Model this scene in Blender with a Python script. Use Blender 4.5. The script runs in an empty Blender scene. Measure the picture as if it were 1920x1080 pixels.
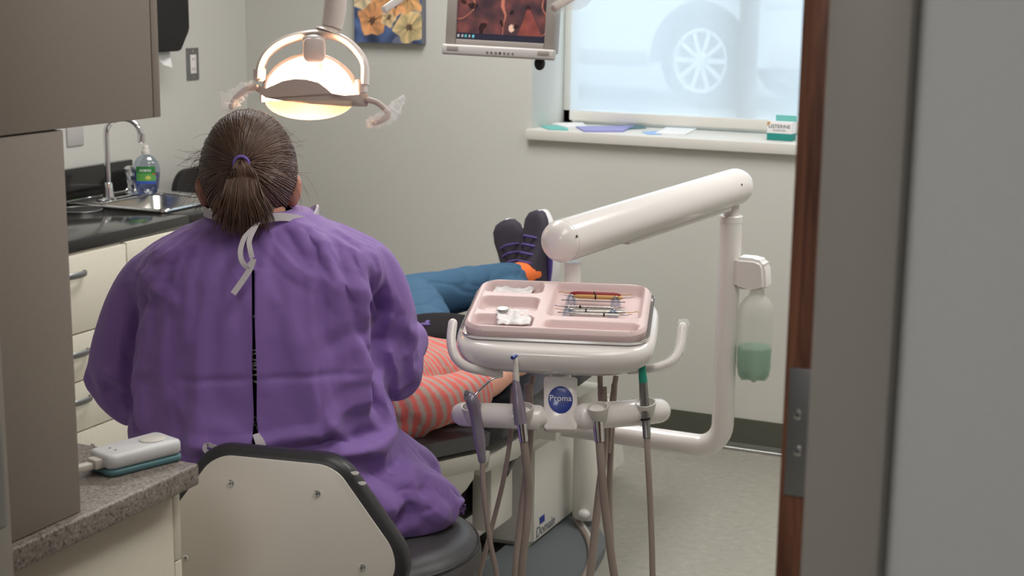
import bpy, bmesh, math, random
import numpy as np
from mathutils import Vector, Matrix, noise
random.seed(7)
S = bpy.context.scene
COL = S.collection
PI = math.pi
V = Vector

# ------------------------------------------------------------------ camera
F = 2845.0; H = 1.58
def _n(v): v = np.array(v, float); return v/np.linalg.norm(v)
AY = _n((1340, 560, -2845)); AX = _n((6310, -650, 2845)); AX = _n(AX-AY*AX.dot(AY)); AZ = np.cross(AX, AY)
ROT = np.array([AX, AY, AZ])
cam = bpy.data.cameras.new('camera'); camo = bpy.data.objects.new('camera', cam); COL.objects.link(camo)
cam.sensor_width = 36; cam.lens = 36*F/1920; cam.clip_start = .02; cam.clip_end = 200
camo.matrix_world = Matrix.Translation((0, 0, H)) @ Matrix([list(r) for r in ROT]).to_4x4()
cam.dof.use_dof = True; cam.dof.focus_distance = 2.8; cam.dof.aperture_fstop = 9.0
S.camera = camo

# ------------------------------------------------------------------ world + exposure + big lights
S.view_settings.view_transform = 'Standard'; S.view_settings.look = 'None'
S.view_settings.gamma = 1; S.view_settings.use_curve_mapping = False
S.view_settings.exposure = 0.0
w = bpy.data.worlds.new('World'); S.world = w; w.use_nodes = True
bg = w.node_tree.nodes['Background']; bg.inputs[0].default_value = (.80, .92, 1.0, 1); bg.inputs[1].default_value = 3.0
def area(name, loc, size, power, color, rot=(0, 0, 0)):
    l = bpy.data.lights.new(name, 'AREA'); l.shape = 'RECTANGLE'; l.size, l.size_y = size
    l.energy = power; l.color = color
    o = bpy.data.objects.new(name, l); COL.objects.link(o); o.location = loc; o.rotation_euler = rot
    return o
area('ceiling_and_fill_light', (-2.1, 3.75, 2.425), (.55, 1.15), 20, (1, 1, 1))
area('ceiling_and_fill_light', (-.35, 3.75, 2.425), (.55, 1.15), 14, (1, 1, 1))  # added fill, brightens surfaces facing the camera
area('ceiling_and_fill_light', (-.55, 1.95, 2.425), (.55, 1.15), 3.5, (1, 1, 1))  # weaker fill added just inside the door
area('hall_panel_light', (-.55, -.35, 2.425), (.5, .9), 15, (1, .99, .98))

def W(px, py, d):        # a viewed direction followed to a given depth
    c = ROT @ np.array([(px-960), -(py-540), -F])/F
    return V((c[0]*d, c[1]*d, H+c[2]*d))
def onz(px, py, z): r = W(px, py, 1.0); t = (z-H)/(r.z-H); return V((r.x*t, r.y*t, z))
def onx(px, py, x): r = W(px, py, 1.0); t = x/r.x; return V((x, r.y*t, H+(r.z-H)*t))
def ony(px, py, y): r = W(px, py, 1.0); t = y/r.y; return V((r.x*t, y, H+(r.z-H)*t))

# ------------------------------------------------------------------ materials
def lin(c):
    return tuple(((x/255)/12.92 if x/255 <= .04045 else ((x/255+.055)/1.055)**2.4) for x in c)
MATS = {}
def mat(name, col, rough=.5, metal=0, bump=0, scale=60, var=0, coat=0, trans=0, alpha=1, ior=1.45, spec=.5, emit=None, estr=0, sss=0, sheen=0, stretch=None):
    m = bpy.data.materials.new(name); m.use_nodes = True; nt = m.node_tree; b = nt.nodes['Principled BSDF']
    c = lin(col)
    b.inputs['Base Color'].default_value = (*c, 1); b.inputs['Roughness'].default_value = rough
    b.inputs['Metallic'].default_value = metal; b.inputs['Coat Weight'].default_value = coat
    b.inputs['Coat Roughness'].default_value = .08
    b.inputs['Transmission Weight'].default_value = trans; b.inputs['IOR'].default_value = ior
    b.inputs['Alpha'].default_value = alpha; b.inputs['Specular IOR Level'].default_value = spec
    b.inputs['Sheen Weight'].default_value = sheen
    if emit: b.inputs['Emission Color'].default_value = (*lin(emit), 1); b.inputs['Emission Strength'].default_value = estr
    if bump or var:
        tc = nt.nodes.new('ShaderNodeTexCoord'); mp = nt.nodes.new('ShaderNodeMapping')
        if stretch: mp.inputs['Scale'].default_value = stretch
        nz = nt.nodes.new('ShaderNodeTexNoise'); nz.inputs['Scale'].default_value = scale; nz.inputs['Detail'].default_value = 4
        nt.links.new(tc.outputs['Object'], mp.inputs[0]); nt.links.new(mp.outputs[0], nz.inputs['Vector'])
        if bump:
            bp = nt.nodes.new('ShaderNodeBump'); bp.inputs['Strength'].default_value = bump; bp.inputs['Distance'].default_value = .002
            nt.links.new(nz.outputs['Fac'], bp.inputs['Height']); nt.links.new(bp.outputs[0], b.inputs['Normal'])
        if var:
            rp = nt.nodes.new('ShaderNodeValToRGB')
            rp.color_ramp.elements[0].position = .3; rp.color_ramp.elements[1].position = .7
            rp.color_ramp.elements[0].color = (*[x*(1-var) for x in c], 1); rp.color_ramp.elements[1].color = (*[min(1, x*(1+var)) for x in c], 1)
            nt.links.new(nz.outputs['Fac'], rp.inputs[0]); nt.links.new(rp.outputs[0], b.inputs['Base Color'])
    MATS[name] = m
    return m
def attr_mat(name, rough=.6, emit=0, coat=0):
    m = bpy.data.materials.new(name); m.use_nodes = True; nt = m.node_tree; b = nt.nodes['Principled BSDF']
    a = nt.nodes.new('ShaderNodeAttribute'); a.attribute_name = 'Col'
    nt.links.new(a.outputs['Color'], b.inputs['Base Color']); b.inputs['Roughness'].default_value = rough
    b.inputs['Coat Weight'].default_value = coat
    if emit:
        nt.links.new(a.outputs['Color'], b.inputs['Emission Color']); b.inputs['Emission Strength'].default_value = emit
    MATS[name] = m; return m
mat('wall', (208, 207, 201), .85, bump=.15, scale=220, var=.015)
mat('hallwall', (196, 196, 196), .85, bump=.15, scale=220, var=.015)
mat('ceiling', (225, 224, 218), .9, bump=.2, scale=90)
mat('cove', (84, 86, 76), .55, bump=.05, scale=80)
mat('strip', (190, 190, 188), .25, metal=.9)
mat('sill', (222, 219, 212), .45, bump=.04, scale=90)
mat('frame', (150, 145, 138), .42, bump=.04, scale=120)
mat('taupe', (148, 139, 131), .6, bump=.05, scale=160, var=.02)
mat('cream', (226, 221, 205), .55, bump=.04, scale=140, var=.02)
mat('seam', (70, 64, 58), .8)
mat('chrome', (225, 226, 228), .1, metal=1)
mat('steel', (196, 194, 190), .24, metal=1, bump=.03, scale=300)
mat('satin', (150, 150, 150), .35, metal=.9)
mat('blackgranite', (38, 37, 36), .13, var=.35, scale=420, coat=.3)
mat('white', (236, 232, 230), .22, coat=.4, bump=.01, scale=40)
mat('white2', (222, 219, 212), .4, bump=.02, scale=60)
mat('lampwhite', (226, 214, 208), .3, coat=.2)
mat('lampgrey', (200, 186, 178), .4)
mat('pink', (226, 203, 203), .4, bump=.02, scale=90)
mat('traymetal', (150, 140, 138), .3, metal=.8)
mat('black', (26, 25, 26), .45, bump=.05, scale=200)
mat('pouchcloth', (40, 38, 42), .95, bump=.2, scale=300, spec=.15)
mat('vinyl', (52, 51, 55), .38, bump=.10, scale=260)
mat('vinylgrey', (78, 77, 80), .42, bump=.12, scale=260)
mat('aluminium', (226, 221, 213), .42, metal=.25, bump=.05, scale=60, stretch=(1, 1, 12))
mat('baseplate', (112, 118, 122), .5, bump=.06, scale=150)
mat('hose', (158, 144, 136), .5, bump=.03, scale=100)
mat('teal', (40, 150, 128), .4)
mat('greyhand', (150, 142, 158), .35, metal=.4)
mat('bluebadge', (38, 62, 150), .35, coat=.3)
mat('whiteink', (240, 240, 240), .6)
mat('greyink', (120, 122, 130), .6)
mat('darkink', (60, 62, 70), .6)
mat('red', (150, 44, 52), .4)
mat('gold', (205, 160, 96), .4)
mat('paper', (240, 238, 238), .8, bump=.05, scale=60)
mat('skin', (206, 150, 128), .5, bump=.05, scale=200, var=.04)
mat('hairtie', (120, 100, 190), .7, bump=.2, scale=300)
mat('navy', (34, 34, 48), .8, bump=.1, scale=400)
mat('ribbon', (208, 204, 210), .7, bump=.1, scale=500)
mat('denim', (60, 96, 126), .85, bump=.25, scale=900, var=.12)
mat('stitch', (130, 130, 140), .8)
mat('orange', (246, 122, 60), .8, bump=.2, scale=500)
mat('shoe', (58, 52, 66), .6, bump=.2, scale=500, var=.08)
mat('purple', (92, 76, 148), .6)
mat('shoesole', (236, 234, 238), .5)
mat('glove', (150, 130, 200), .5)
mat('plasticgrey', (150, 143, 138), .45, bump=.02, scale=200)
mat('plasticlight', (190, 186, 184), .4)
mat('eye', (235, 235, 235), .2)
mat('tire', (38, 38, 40), .7)
mat('carpaint', (214, 220, 224), .25, coat=.6)
mat('carglass', (60, 70, 80), .1)
mat('rim', (225, 228, 230), .3, metal=.5)
mat('asphalt', (150, 153, 156), .9, bump=.3, scale=20, var=.08)
mat('bluebox', (36, 140, 132), .5)
mat('lilac', (150, 148, 205), .5)
mat('lightteal', (110, 190, 182), .5)
mat('lightblue', (150, 185, 230), .5)
mat('tealbase', (88, 128, 136), .45)
mat('deviceclear', (226, 228, 232), .35)
def spectex(name, c0, c1, c2, scale, rough):
    m = mat(name, c0, rough); nt = m.node_tree; b = nt.nodes['Principled BSDF']
    tc = nt.nodes.new('ShaderNodeTexCoord'); n1 = nt.nodes.new('ShaderNodeTexNoise'); n1.inputs['Scale'].default_value = scale; n1.inputs['Detail'].default_value = 3
    rp = nt.nodes.new('ShaderNodeValToRGB'); e = rp.color_ramp.elements
    e[0].position = .34; e[0].color = (*lin(c1), 1); e[1].position = .44; e[1].color = (*lin(c0), 1)
    x = e.new(.56); x.color = (*lin(c0), 1); x = e.new(.66); x.color = (*lin(c2), 1)
    nt.links.new(tc.outputs['Object'], n1.inputs['Vector']); nt.links.new(n1.outputs['Fac'], rp.inputs[0]); nt.links.new(rp.outputs[0], b.inputs['Base Color'])
spectex('speckle', (136, 128, 121), (78, 72, 68), (166, 158, 150), 230, .36)
spectex('floortile', (163, 160, 150), (155, 152, 143), (171, 168, 158), 40, .42)
def woodmat():
    m = mat('wood', (112, 62, 42), .35, coat=.15); nt = m.node_tree; b = nt.nodes['Principled BSDF']
    tc = nt.nodes.new('ShaderNodeTexCoord'); mp = nt.nodes.new('ShaderNodeMapping'); mp.inputs['Scale'].default_value = (60, 60, 5)
    n = nt.nodes.new('ShaderNodeTexNoise'); n.inputs['Scale'].default_value = 1.2; n.inputs['Detail'].default_value = 6; n.inputs['Distortion'].default_value = 1.5
    rp = nt.nodes.new('ShaderNodeValToRGB'); e = rp.color_ramp.elements
    e[0].position = .3; e[0].color = (*lin((76, 44, 33)), 1); e[1].position = .7; e[1].color = (*lin((132, 86, 64)), 1)
    nt.links.new(tc.outputs['Object'], mp.inputs[0]); nt.links.new(mp.outputs[0], n.inputs['Vector']); nt.links.new(n.outputs['Fac'], rp.inputs[0]); nt.links.new(rp.outputs[0], b.inputs['Base Color'])
woodmat()
def clothmat(name, col, var=.06, rough=.7, wr=.5):
    m = mat(name, col, rough, sheen=.15); nt = m.node_tree; b = nt.nodes['Principled BSDF']
    tc = nt.nodes.new('ShaderNodeTexCoord')
    v = nt.nodes.new('ShaderNodeTexVoronoi'); v.feature = 'SMOOTH_F1'; v.inputs['Scale'].default_value = 11; v.inputs['Smoothness'].default_value = .15
    nz = nt.nodes.new('ShaderNodeTexNoise'); nz.inputs['Scale'].default_value = 5; nz.inputs['Detail'].default_value = 3; nz.inputs['Distortion'].default_value = 1.2
    ad = nt.nodes.new('ShaderNodeMixRGB'); ad.inputs[0].default_value = .12
    nt.links.new(tc.outputs['Object'], nz.inputs['Vector']); nt.links.new(tc.outputs['Object'], ad.inputs[1]); nt.links.new(nz.outputs['Color'], ad.inputs[2]); nt.links.new(ad.outputs[0], v.inputs['Vector'])
    bp = nt.nodes.new('ShaderNodeBump'); bp.inputs['Strength'].default_value = wr; bp.inputs['Distance'].default_value = .012
    n2 = nt.nodes.new('ShaderNodeTexNoise'); n2.inputs['Scale'].default_value = 700
    nt.links.new(tc.outputs['Object'], n2.inputs['Vector'])
    b2 = nt.nodes.new('ShaderNodeBump'); b2.inputs['Strength'].default_value = .12; b2.inputs['Distance'].default_value = .001
    nt.links.new(v.outputs['Distance'], bp.inputs['Height']); nt.links.new(n2.outputs['Fac'], b2.inputs['Height']); nt.links.new(bp.outputs[0], b2.inputs['Normal']); nt.links.new(b2.outputs[0], b.inputs['Normal'])
clothmat('gown', (138, 106, 180), wr=.22)
def stripemat():
    m = mat('stripes', (230, 110, 104), .85); nt = m.node_tree; b = nt.nodes['Principled BSDF']
    a = nt.nodes.new('ShaderNodeAttribute'); a.attribute_name = 'Col'
    n2 = nt.nodes.new('ShaderNodeTexNoise'); n2.inputs['Scale'].default_value = 400
    bp = nt.nodes.new('ShaderNodeBump'); bp.inputs['Strength'].default_value = .25; bp.inputs['Distance'].default_value = .001
    nt.links.new(n2.outputs['Fac'], bp.inputs['Height']); nt.links.new(bp.outputs[0], b.inputs['Normal'])
    nt.links.new(a.outputs['Color'], b.inputs['Base Color'])
stripemat()
attr_mat('painted', .75); attr_mat('screen', .35, emit=.16); attr_mat('hairmat', .42)
attr_mat('print', .5)
def emis(name, col, s):
    m = bpy.data.materials.new(name); m.use_nodes = True; nt = m.node_tree; nt.nodes.clear()
    e = nt.nodes.new('ShaderNodeEmission'); e.inputs[0].default_value = (*lin(col), 1); e.inputs[1].default_value = s
    o = nt.nodes.new('ShaderNodeOutputMaterial'); nt.links.new(e.outputs[0], o.inputs[0]); MATS[name] = m
emis('bulb', (255, 214, 160), 30); emis('panel', (255, 248, 236), 4)
def glass(name, col, rough, mixt):
    m = bpy.data.materials.new(name); m.use_nodes = True; nt = m.node_tree; nt.nodes.clear()
    t = nt.nodes.new('ShaderNodeBsdfTransparent'); t.inputs[0].default_value = (*lin(col), 1)
    g = nt.nodes.new('ShaderNodeBsdfGlossy'); g.inputs['Roughness'].default_value = rough
    mx = nt.nodes.new('ShaderNodeMixShader'); mx.inputs[0].default_value = mixt
    o = nt.nodes.new('ShaderNodeOutputMaterial')
    nt.links.new(t.outputs[0], mx.inputs[1]); nt.links.new(g.outputs[0], mx.inputs[2]); nt.links.new(mx.outputs[0], o.inputs[0]); MATS[name] = m
glass('pane', (250, 252, 252), .02, .06)
glass('clear', (225, 232, 240), .08, .14); glass('bluegel', (165, 180, 222), .1, .10)
def translucent(name, tcol, dcol, ftrans, fthrough, rough_t=None):
    m = bpy.data.materials.new(name); m.use_nodes = True; nt = m.node_tree; nt.nodes.clear()
    a = nt.nodes.new('ShaderNodeBsdfTranslucent'); a.inputs[0].default_value = (*lin(tcol), 1)
    d = nt.nodes.new('ShaderNodeBsdfDiffuse'); d.inputs[0].default_value = (*lin(dcol), 1)
    t = nt.nodes.new('ShaderNodeBsdfTransparent')
    m1 = nt.nodes.new('ShaderNodeMixShader'); m1.inputs[0].default_value = ftrans
    m2 = nt.nodes.new('ShaderNodeMixShader'); m2.inputs[0].default_value = fthrough
    o = nt.nodes.new('ShaderNodeOutputMaterial')
    nt.links.new(d.outputs[0], m1.inputs[1]); nt.links.new(a.outputs[0], m1.inputs[2])
    nt.links.new(m1.outputs[0], m2.inputs[1]); nt.links.new(t.outputs[0], m2.inputs[2]); nt.links.new(m2.outputs[0], o.inputs[0]); MATS[name] = m
translucent('wrap', (250, 250, 252), (250, 250, 252), .35, .80)
translucent('shade', (222, 236, 246), (240, 240, 240), .53, .38)
translucent('bottle', (232, 230, 224), (226, 224, 216), .5, .42)
translucent('mouthwash', (150, 214, 194), (146, 206, 186), .45, .1)
translucent('lampglass', (255, 236, 214), (255, 240, 226), .6, .25)

# ------------------------------------------------------------------ mesh helpers
MW = {}
def place(o, parent):
    COL.objects.link(o)
    if parent is not None: o.parent = parent
def tag(o, label=None, cat=None, group=None, kind=None):
    if label: o['label'] = label
    if cat: o['category'] = cat
    if group: o['group'] = group
    if kind: o['kind'] = kind
    return o
def thing(name, label, cat, loc=(0, 0, 0), rotz=0, group=None, rot=None):
    o = bpy.data.objects.new(name, None); COL.objects.link(o); o.empty_display_size = .05
    o.location = loc; o.rotation_euler = rot or (0, 0, rotz)
    MW[o] = Matrix.Translation(loc) @ o.rotation_euler.to_matrix().to_4x4()
    return tag(o, label, cat, group)
def mesh_from(bm, name, smooth=40):
    bmesh.ops.recalc_face_normals(bm, faces=bm.faces[:])
    me = bpy.data.meshes.new(name); bm.to_mesh(me); bm.free()
    if smooth:
        me.polygons.foreach_set('use_smooth', [True]*len(me.polygons)); me.update()
        if smooth < 180: me.set_sharp_from_angle(angle=math.radians(smooth))
    return me
def obj(name, bm, m, parent=None, world=False, smooth=40, kind=None):
    """link bm as one mesh; world=True: bm is in world space and is brought into the parent's frame"""
    if parent is not None and world: bm.transform(MW[parent].inverted())
    me = bm if isinstance(bm, bpy.types.Mesh) else mesh_from(bm, name, smooth)
    o = bpy.data.objects.new(name, me); place(o, parent)
    if m: me.materials.append(MATS[m])
    MW[o] = MW.get(parent, Matrix())
    if kind: o['kind'] = kind
    return o
def solo(name, bm, m, label, cat, group=None, origin=None, smooth=40, rotz=0):
    """a thing that is one mesh; bm in world space, origin moved to the given base point"""
    if origin is None:
        xs = [v.co for v in bm.verts]; origin = V((sum(c.x for c in xs)/len(xs), sum(c.y for c in xs)/len(xs), min(c.z for c in xs)))
    bm.transform(Matrix.Translation(-V(origin)))
    o = obj(name, bm, m, smooth=smooth); o.location = origin; MW[o] = Matrix.Translation(origin)
    return tag(o, label, cat, group)
def struct(name, bm, m, smooth=0):
    o = obj(name, bm, m, smooth=smooth); o['kind'] = 'structure'; return o
def NB(): return bmesh.new()
def box(bm, c, s, bev=0, seg=2, rot=None):
    r = bmesh.ops.create_cube(bm, size=1); vs = r['verts']
    M = Matrix.Translation(c) @ (rot.to_4x4() if rot else Matrix()) @ Matrix.Diagonal((*s, 1))
    bmesh.ops.transform(bm, matrix=M, verts=vs)
    if bev:
        es = list({e for v in vs for e in v.link_edges})
        bmesh.ops.bevel(bm, geom=es, offset=bev, segments=seg, profile=.5, affect='EDGES')
    return bm
def bx(x0, x1, y0, y1, z0, z1, bev=0, seg=2, bm=None):
    return box(bm or NB(), ((x0+x1)/2, (y0+y1)/2, (z0+z1)/2), (x1-x0, y1-y0, z1-z0), bev, seg)
def loft(bm, rings, cap=True, close=True):
    R = [[bm.verts.new(p) for p in r] for r in rings]
    n = len(R[0])
    for a, b in zip(R, R[1:]):
        for i in range(n if close else n-1):
            j = (i+1) % n
            bm.faces.new((a[i], a[j], b[j], b[i]))
    if cap and close:
        bm.faces.new(R[0][::-1]); bm.faces.new(R[-1])
    return bm
def smoothpath(pts, n=8):
    pts = [V(p) for p in pts]
    if len(pts) < 3: return [pts[0].lerp(pts[-1], i/n) for i in range(n+1)]
    out = []
    P = [pts[0]*2-pts[1]]+pts+[pts[-1]*2-pts[-2]]
    for i in range(1, len(P)-2):
        p0, p1, p2, p3 = P[i-1:i+3]
        for k in range(n):
            t = k/n
            out.append(.5*((2*p1)+(p2-p0)*t+(2*p0-5*p1+4*p2-p3)*t*t+(3*p1-p0-3*p2+p3)*t**3))
    out.append(pts[-1]); return out
def interp(vals, n):
    m = len(vals)-1; out = []
    for i in range(n):
        t = i/(n-1)*m; k = min(int(t), m-1); f = t-k; f = f*f*(3-2*f)
        a, b = vals[k], vals[k+1]
        out.append(a*(1-f)+b*f if not isinstance(a, tuple) else tuple(x*(1-f)+y*f for x, y in zip(a, b)))
    return out
def tube(bm, pts, r, seg=12, sm=6, ref=None, round_=False, cap=True):
    """swept tube; r: a radius, a list of radii, or a list of (ra, rb)"""
    P = smoothpath(pts, sm) if sm else [V(p) for p in pts]
    n = len(P)
    if isinstance(r, (int, float)): rr = [r]*n
    else: rr = interp(list(r), n)
    T = [(P[min(i+1, n-1)]-P[max(i-1, 0)]).normalized() for i in range(n)]
    u = V(ref) if ref else (V((0, 0, 1)) if abs(T[0].z) < .9 else V((1, 0, 0)))
    rings = []
    frames = []
    for i in range(n):
        u = (u-T[i]*u.dot(T[i])).normalized(); v = T[i].cross(u); frames.append((u.copy(), v))
    def ring(c, a, b, f): return [c+f[0]*(math.cos(2*PI*k/seg)*a)+f[1]*(math.sin(2*PI*k/seg)*b) for k in range(seg)]
    ab = [(x if isinstance(x, tuple) else (x, x)) for x in rr]
    if round_:
        for k in (80, 55, 30):
            s, c = math.sin(math.radians(k)), math.cos(math.radians(k)); a, b = ab[0]
            rings.append(ring(P[0]-T[0]*(s*min(a, b)), a*c, b*c, frames[0]))
    for i in range(n): rings.append(ring(P[i], *ab[i], frames[i]))
    if round_:
        for k in (30, 55, 80):
            s, c = math.sin(math.radians(k)), math.cos(math.radians(k)); a, b = ab[-1]
            rings.append(ring(P[-1]+T[-1]*(s*min(a, b)), a*c, b*c, frames[-1]))
    return loft(bm, rings, cap)
def lathe(bm, prof, seg=28, M=None):
    rings = [[V((r*math.cos(2*PI*k/seg), r*math.sin(2*PI*k/seg), z)) for k in range(seg)] for r, z in prof]
    if M is not None: rings = [[M @ p for p in r] for r in rings]
    return loft(bm, rings)
def axis_M(p, d):
    d = V(d).normalized(); q = V((0, 0, 1)).rotation_difference(d)
    return Matrix.Translation(p) @ q.to_matrix().to_4x4()
def cyl(bm, p, d, r, h, seg=20, bev=0):
    prof = [(r, 0), (r, h)] if not bev else [(r-bev, 0), (r, bev), (r, h-bev), (r-bev, h)]
    return lathe(bm, prof, seg, axis_M(p, d))
def ell(bm, c, r, rot=None, u=20, v=12):
    q = bmesh.ops.create_uvsphere(bm, u_segments=u, v_segments=v, radius=1)
    M = Matrix.Translation(c) @ (rot.to_4x4() if rot else Matrix()) @ Matrix.Diagonal((*r, 1))
    bmesh.ops.transform(bm, matrix=M, verts=q['verts']); return bm
def rrect(w, h, r, n=8):
    pts = []
    for cx, cy, a0 in ((w/2-r, h/2-r, 0), (-w/2+r, h/2-r, 90), (-w/2+r, -h/2+r, 180), (w/2-r, -h/2+r, 270)):
        for k in range(n+1):
            a = math.radians(a0+90*k/n); pts.append((cx+r*math.cos(a), cy+r*math.sin(a)))
    return pts
def slab(bm, outline, z0, z1, bev=0, M=None):
    """outline in xy extruded from z0 to z1 with a small chamfer"""
    cx = sum(p[0] for p in outline)/len(outline); cy = sum(p[1] for p in outline)/len(outline)
    def off(d):
        out = []
        n = len(outline)
        for i, p in enumerate(outline):
            a = V(outline[i-1]).to_2d() if False else V((*outline[i-1], 0)); b = V((*outline[(i+1) % n], 0))
            t = (b-a); nn = V((t.y, -t.x, 0)).normalized()
            out.append(V((p[0], p[1], 0))-nn*d)
        return out
    if bev:
        R = [[q+V((0, 0, z0)) for q in off(bev)], [q+V((0, 0, z0+bev)) for q in off(0)], [q+V((0, 0, z1-bev)) for q in off(0)], [q+V((0, 0, z1-bev*.3)) for q in off(bev*.3)], [q+V((0, 0, z1)) for q in off(bev)]]
    else: R = [[q+V((0, 0, z0)) for q in off(0)], [q+V((0, 0, z1)) for q in off(0)]]
    if M is not None: R = [[M @ q for q in r] for r in R]
    return loft(bm, R)
def ribbon(bm, pts, w, side=(1, 0, 0), th=.0012, sm=6):
    P = smoothpath(pts, sm); s0 = V(side).normalized(); rings = []
    n = len(P)
    for i in range(n):
        t = (P[min(i+1, n-1)]-P[max(i-1, 0)]).normalized(); s = (s0-t*s0.dot(t)).normalized(); nn = t.cross(s)
        rings.append([P[i]+s*w/2+nn*th/2, P[i]-s*w/2+nn*th/2, P[i]-s*w/2-nn*th/2, P[i]+s*w/2-nn*th/2])
    return loft(bm, rings)
def fuse(bm, voxel, smooth=4, name='fused'):
    """union of overlapping closed shapes as one continuous skin"""
    me = bpy.data.meshes.new(name); bmesh.ops.recalc_face_normals(bm, faces=bm.faces[:]); bm.to_mesh(me); bm.free()
    o = bpy.data.objects.new(name, me); COL.objects.link(o)
    r = o.modifiers.new('r', 'REMESH'); r.mode = 'VOXEL'; r.voxel_size = voxel
    if smooth: s = o.modifiers.new('s', 'SMOOTH'); s.iterations = smooth; s.factor = .5
    dg = bpy.context.evaluated_depsgraph_get(); dg.update()
    out = bpy.data.meshes.new_from_object(o.evaluated_get(dg)); out.name = name
    bpy.data.objects.remove(o); bpy.data.meshes.remove(me)
    out.polygons.foreach_set('use_smooth', [True]*len(out.polygons)); return out
def drape(me, colliders, pin, frames=22, grow=.10, bend=4.0, mass=.25, grav=.6, tens=30):
    """let a garment settle and buckle over what it covers; returns the settled mesh"""
    o = bpy.data.objects.new('cloth_tmp', me); COL.objects.link(o)
    vg = o.vertex_groups.new(name='pin')
    for i, w_ in pin.items(): vg.add([i], w_, 'REPLACE')
    cs = []
    for cm in colliders:
        c = bpy.data.objects.new('collider_tmp', cm); COL.objects.link(c); m = c.modifiers.new('c', 'COLLISION')
        c.collision.thickness_outer = .004; c.collision.cloth_friction = 8; cs.append(c)
    m = o.modifiers.new('cloth', 'CLOTH'); st_ = m.settings; st_.vertex_group_mass = 'pin'
    st_.quality = 5; st_.mass = mass; st_.air_damping = 2; st_.tension_stiffness = tens; st_.compression_stiffness = tens; st_.shear_stiffness = tens*.5
    st_.bending_stiffness = bend; st_.tension_damping = 10; st_.compression_damping = 10; st_.shear_damping = 8; st_.bending_damping = 1
    st_.shrink_min = -grow; st_.shrink_max = -grow; st_.effector_weights.gravity = grav
    m.collision_settings.distance_min = .004; m.collision_settings.collision_quality = 2
    m.point_cache.frame_start = 1; m.point_cache.frame_end = frames
    for f in range(1, frames+1): S.frame_set(f)
    dg = bpy.context.evaluated_depsgraph_get(); out = bpy.data.meshes.new_from_object(o.evaluated_get(dg))
    bpy.data.objects.remove(o)
    for c in cs: bpy.data.objects.remove(c)
    S.frame_set(1); return out
def paint(name, w, h, nx, ny, fn, m, parent=None, M=None):
    """flat print: a fine grid in the xz plane facing -y with a colour at each point"""
    vs = [(-w/2+w*i/nx, 0, -h/2+h*j/ny) for j in range(ny+1) for i in range(nx+1)]
    fs = [(j*(nx+1)+i, j*(nx+1)+i+1, (j+1)*(nx+1)+i+1, (j+1)*(nx+1)+i) for j in range(ny) for i in range(nx)]
    me = bpy.data.meshes.new(name); me.from_pydata(vs, [], fs)
    a = me.color_attributes.new('Col', 'FLOAT_COLOR', 'POINT')
    buf = []
    for j in range(ny+1):
        for i in range(nx+1): buf += [*lin(fn(i/nx, j/ny)), 1]
    a.data.foreach_set('color', buf)
    if M is not None: me.transform(M)
    return obj(name, me, m, parent)
def vcol(me, fn):
    a = me.color_attributes.new('Col', 'FLOAT_COLOR', 'POINT'); buf = []
    for v in me.vertices: buf += [*fn(v.co), 1]
    a.data.foreach_set('color', buf)
def text(name, s, size, m, parent, M, ext=.0004, shear=0, world=False):
    cu = bpy.data.curves.new(name, 'FONT'); cu.body = s; cu.size = size; cu.extrude = ext; cu.align_x = 'CENTER'; cu.align_y = 'CENTER'; cu.shear = shear
    cu.resolution_u = 3
    o = bpy.data.objects.new(name, cu); COL.objects.link(o)
    dg = bpy.context.evaluated_depsgraph_get(); dg.update()
    me = bpy.data.meshes.new_from_object(o.evaluated_get(dg)); bpy.data.objects.remove(o)
    me.transform(M)
    if world: me.transform(MW[parent].inverted())
    me.materials.clear()
    return obj(name, me, m, parent)
FACE = Matrix.Rotation(PI/2, 4, 'X')      # text in xy -> upright, reading from -y
def copy_tree(o, parent=None):
    c = o.copy(); COL.objects.link(c); c.parent = parent
    for ch in list(o.children): copy_tree(ch, c)
    return c

# ================================================================== SETTING
XL, YB, XR, YF, ZC = -3.40, 4.927, .95, 1.22, 2.45
WX0, WX1, WZ0, WZ1, YW = -2.195, -.62, 1.03, 2.15, 5.27      # window opening
DX0, DX1, YH = -1.178, -.258, 1.12                            # door opening, hall face
struct('floor', bx(-3.6, 2.2, -2.3, 5.3, -.1, 0), 'floortile')
struct('ceiling', bx(-3.6, 2.2, -2.3, 5.3, ZC, ZC+.1), 'ceiling')
b = bx(XL-.12, WX0, YB, YW, 0, ZC); bx(WX1, XR+.1, YB, YW, 0, ZC, bm=b); bx(WX0, WX1, YB, YW, 0, WZ0, bm=b); bx(WX0, WX1, YB, YW, WZ1, ZC, bm=b)
struct('wall_back', b, 'wall')
struct('wall_left', bx(XL-.12, XL, YF, YB, 0, ZC), 'wall')
struct('wall_right', bx(XR, XR+.1, YF, YB, 0, ZC), 'wall')
b = bx(XL-.12, DX0-.05, YH, YF, 0, ZC); bx(DX1+.05, 2.2, YH, YF, 0, ZC, bm=b); bx(DX0-.05, DX1+.05, YH, YF, 2.1, ZC, bm=b)
struct('wall_front', b, 'hallwall')
struct('wall_hall', bx(-3.6, 2.2, -2.3, -2.2, 0, ZC), 'hallwall')
b = bx(-3.6, -3.5, -2.2, YH, 0, ZC); struct('wall_hall_left', b, 'hallwall')
b = bx(2.1, 2.2, -2.2, YH, 0, ZC); struct('wall_hall_right', b, 'hallwall')
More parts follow.
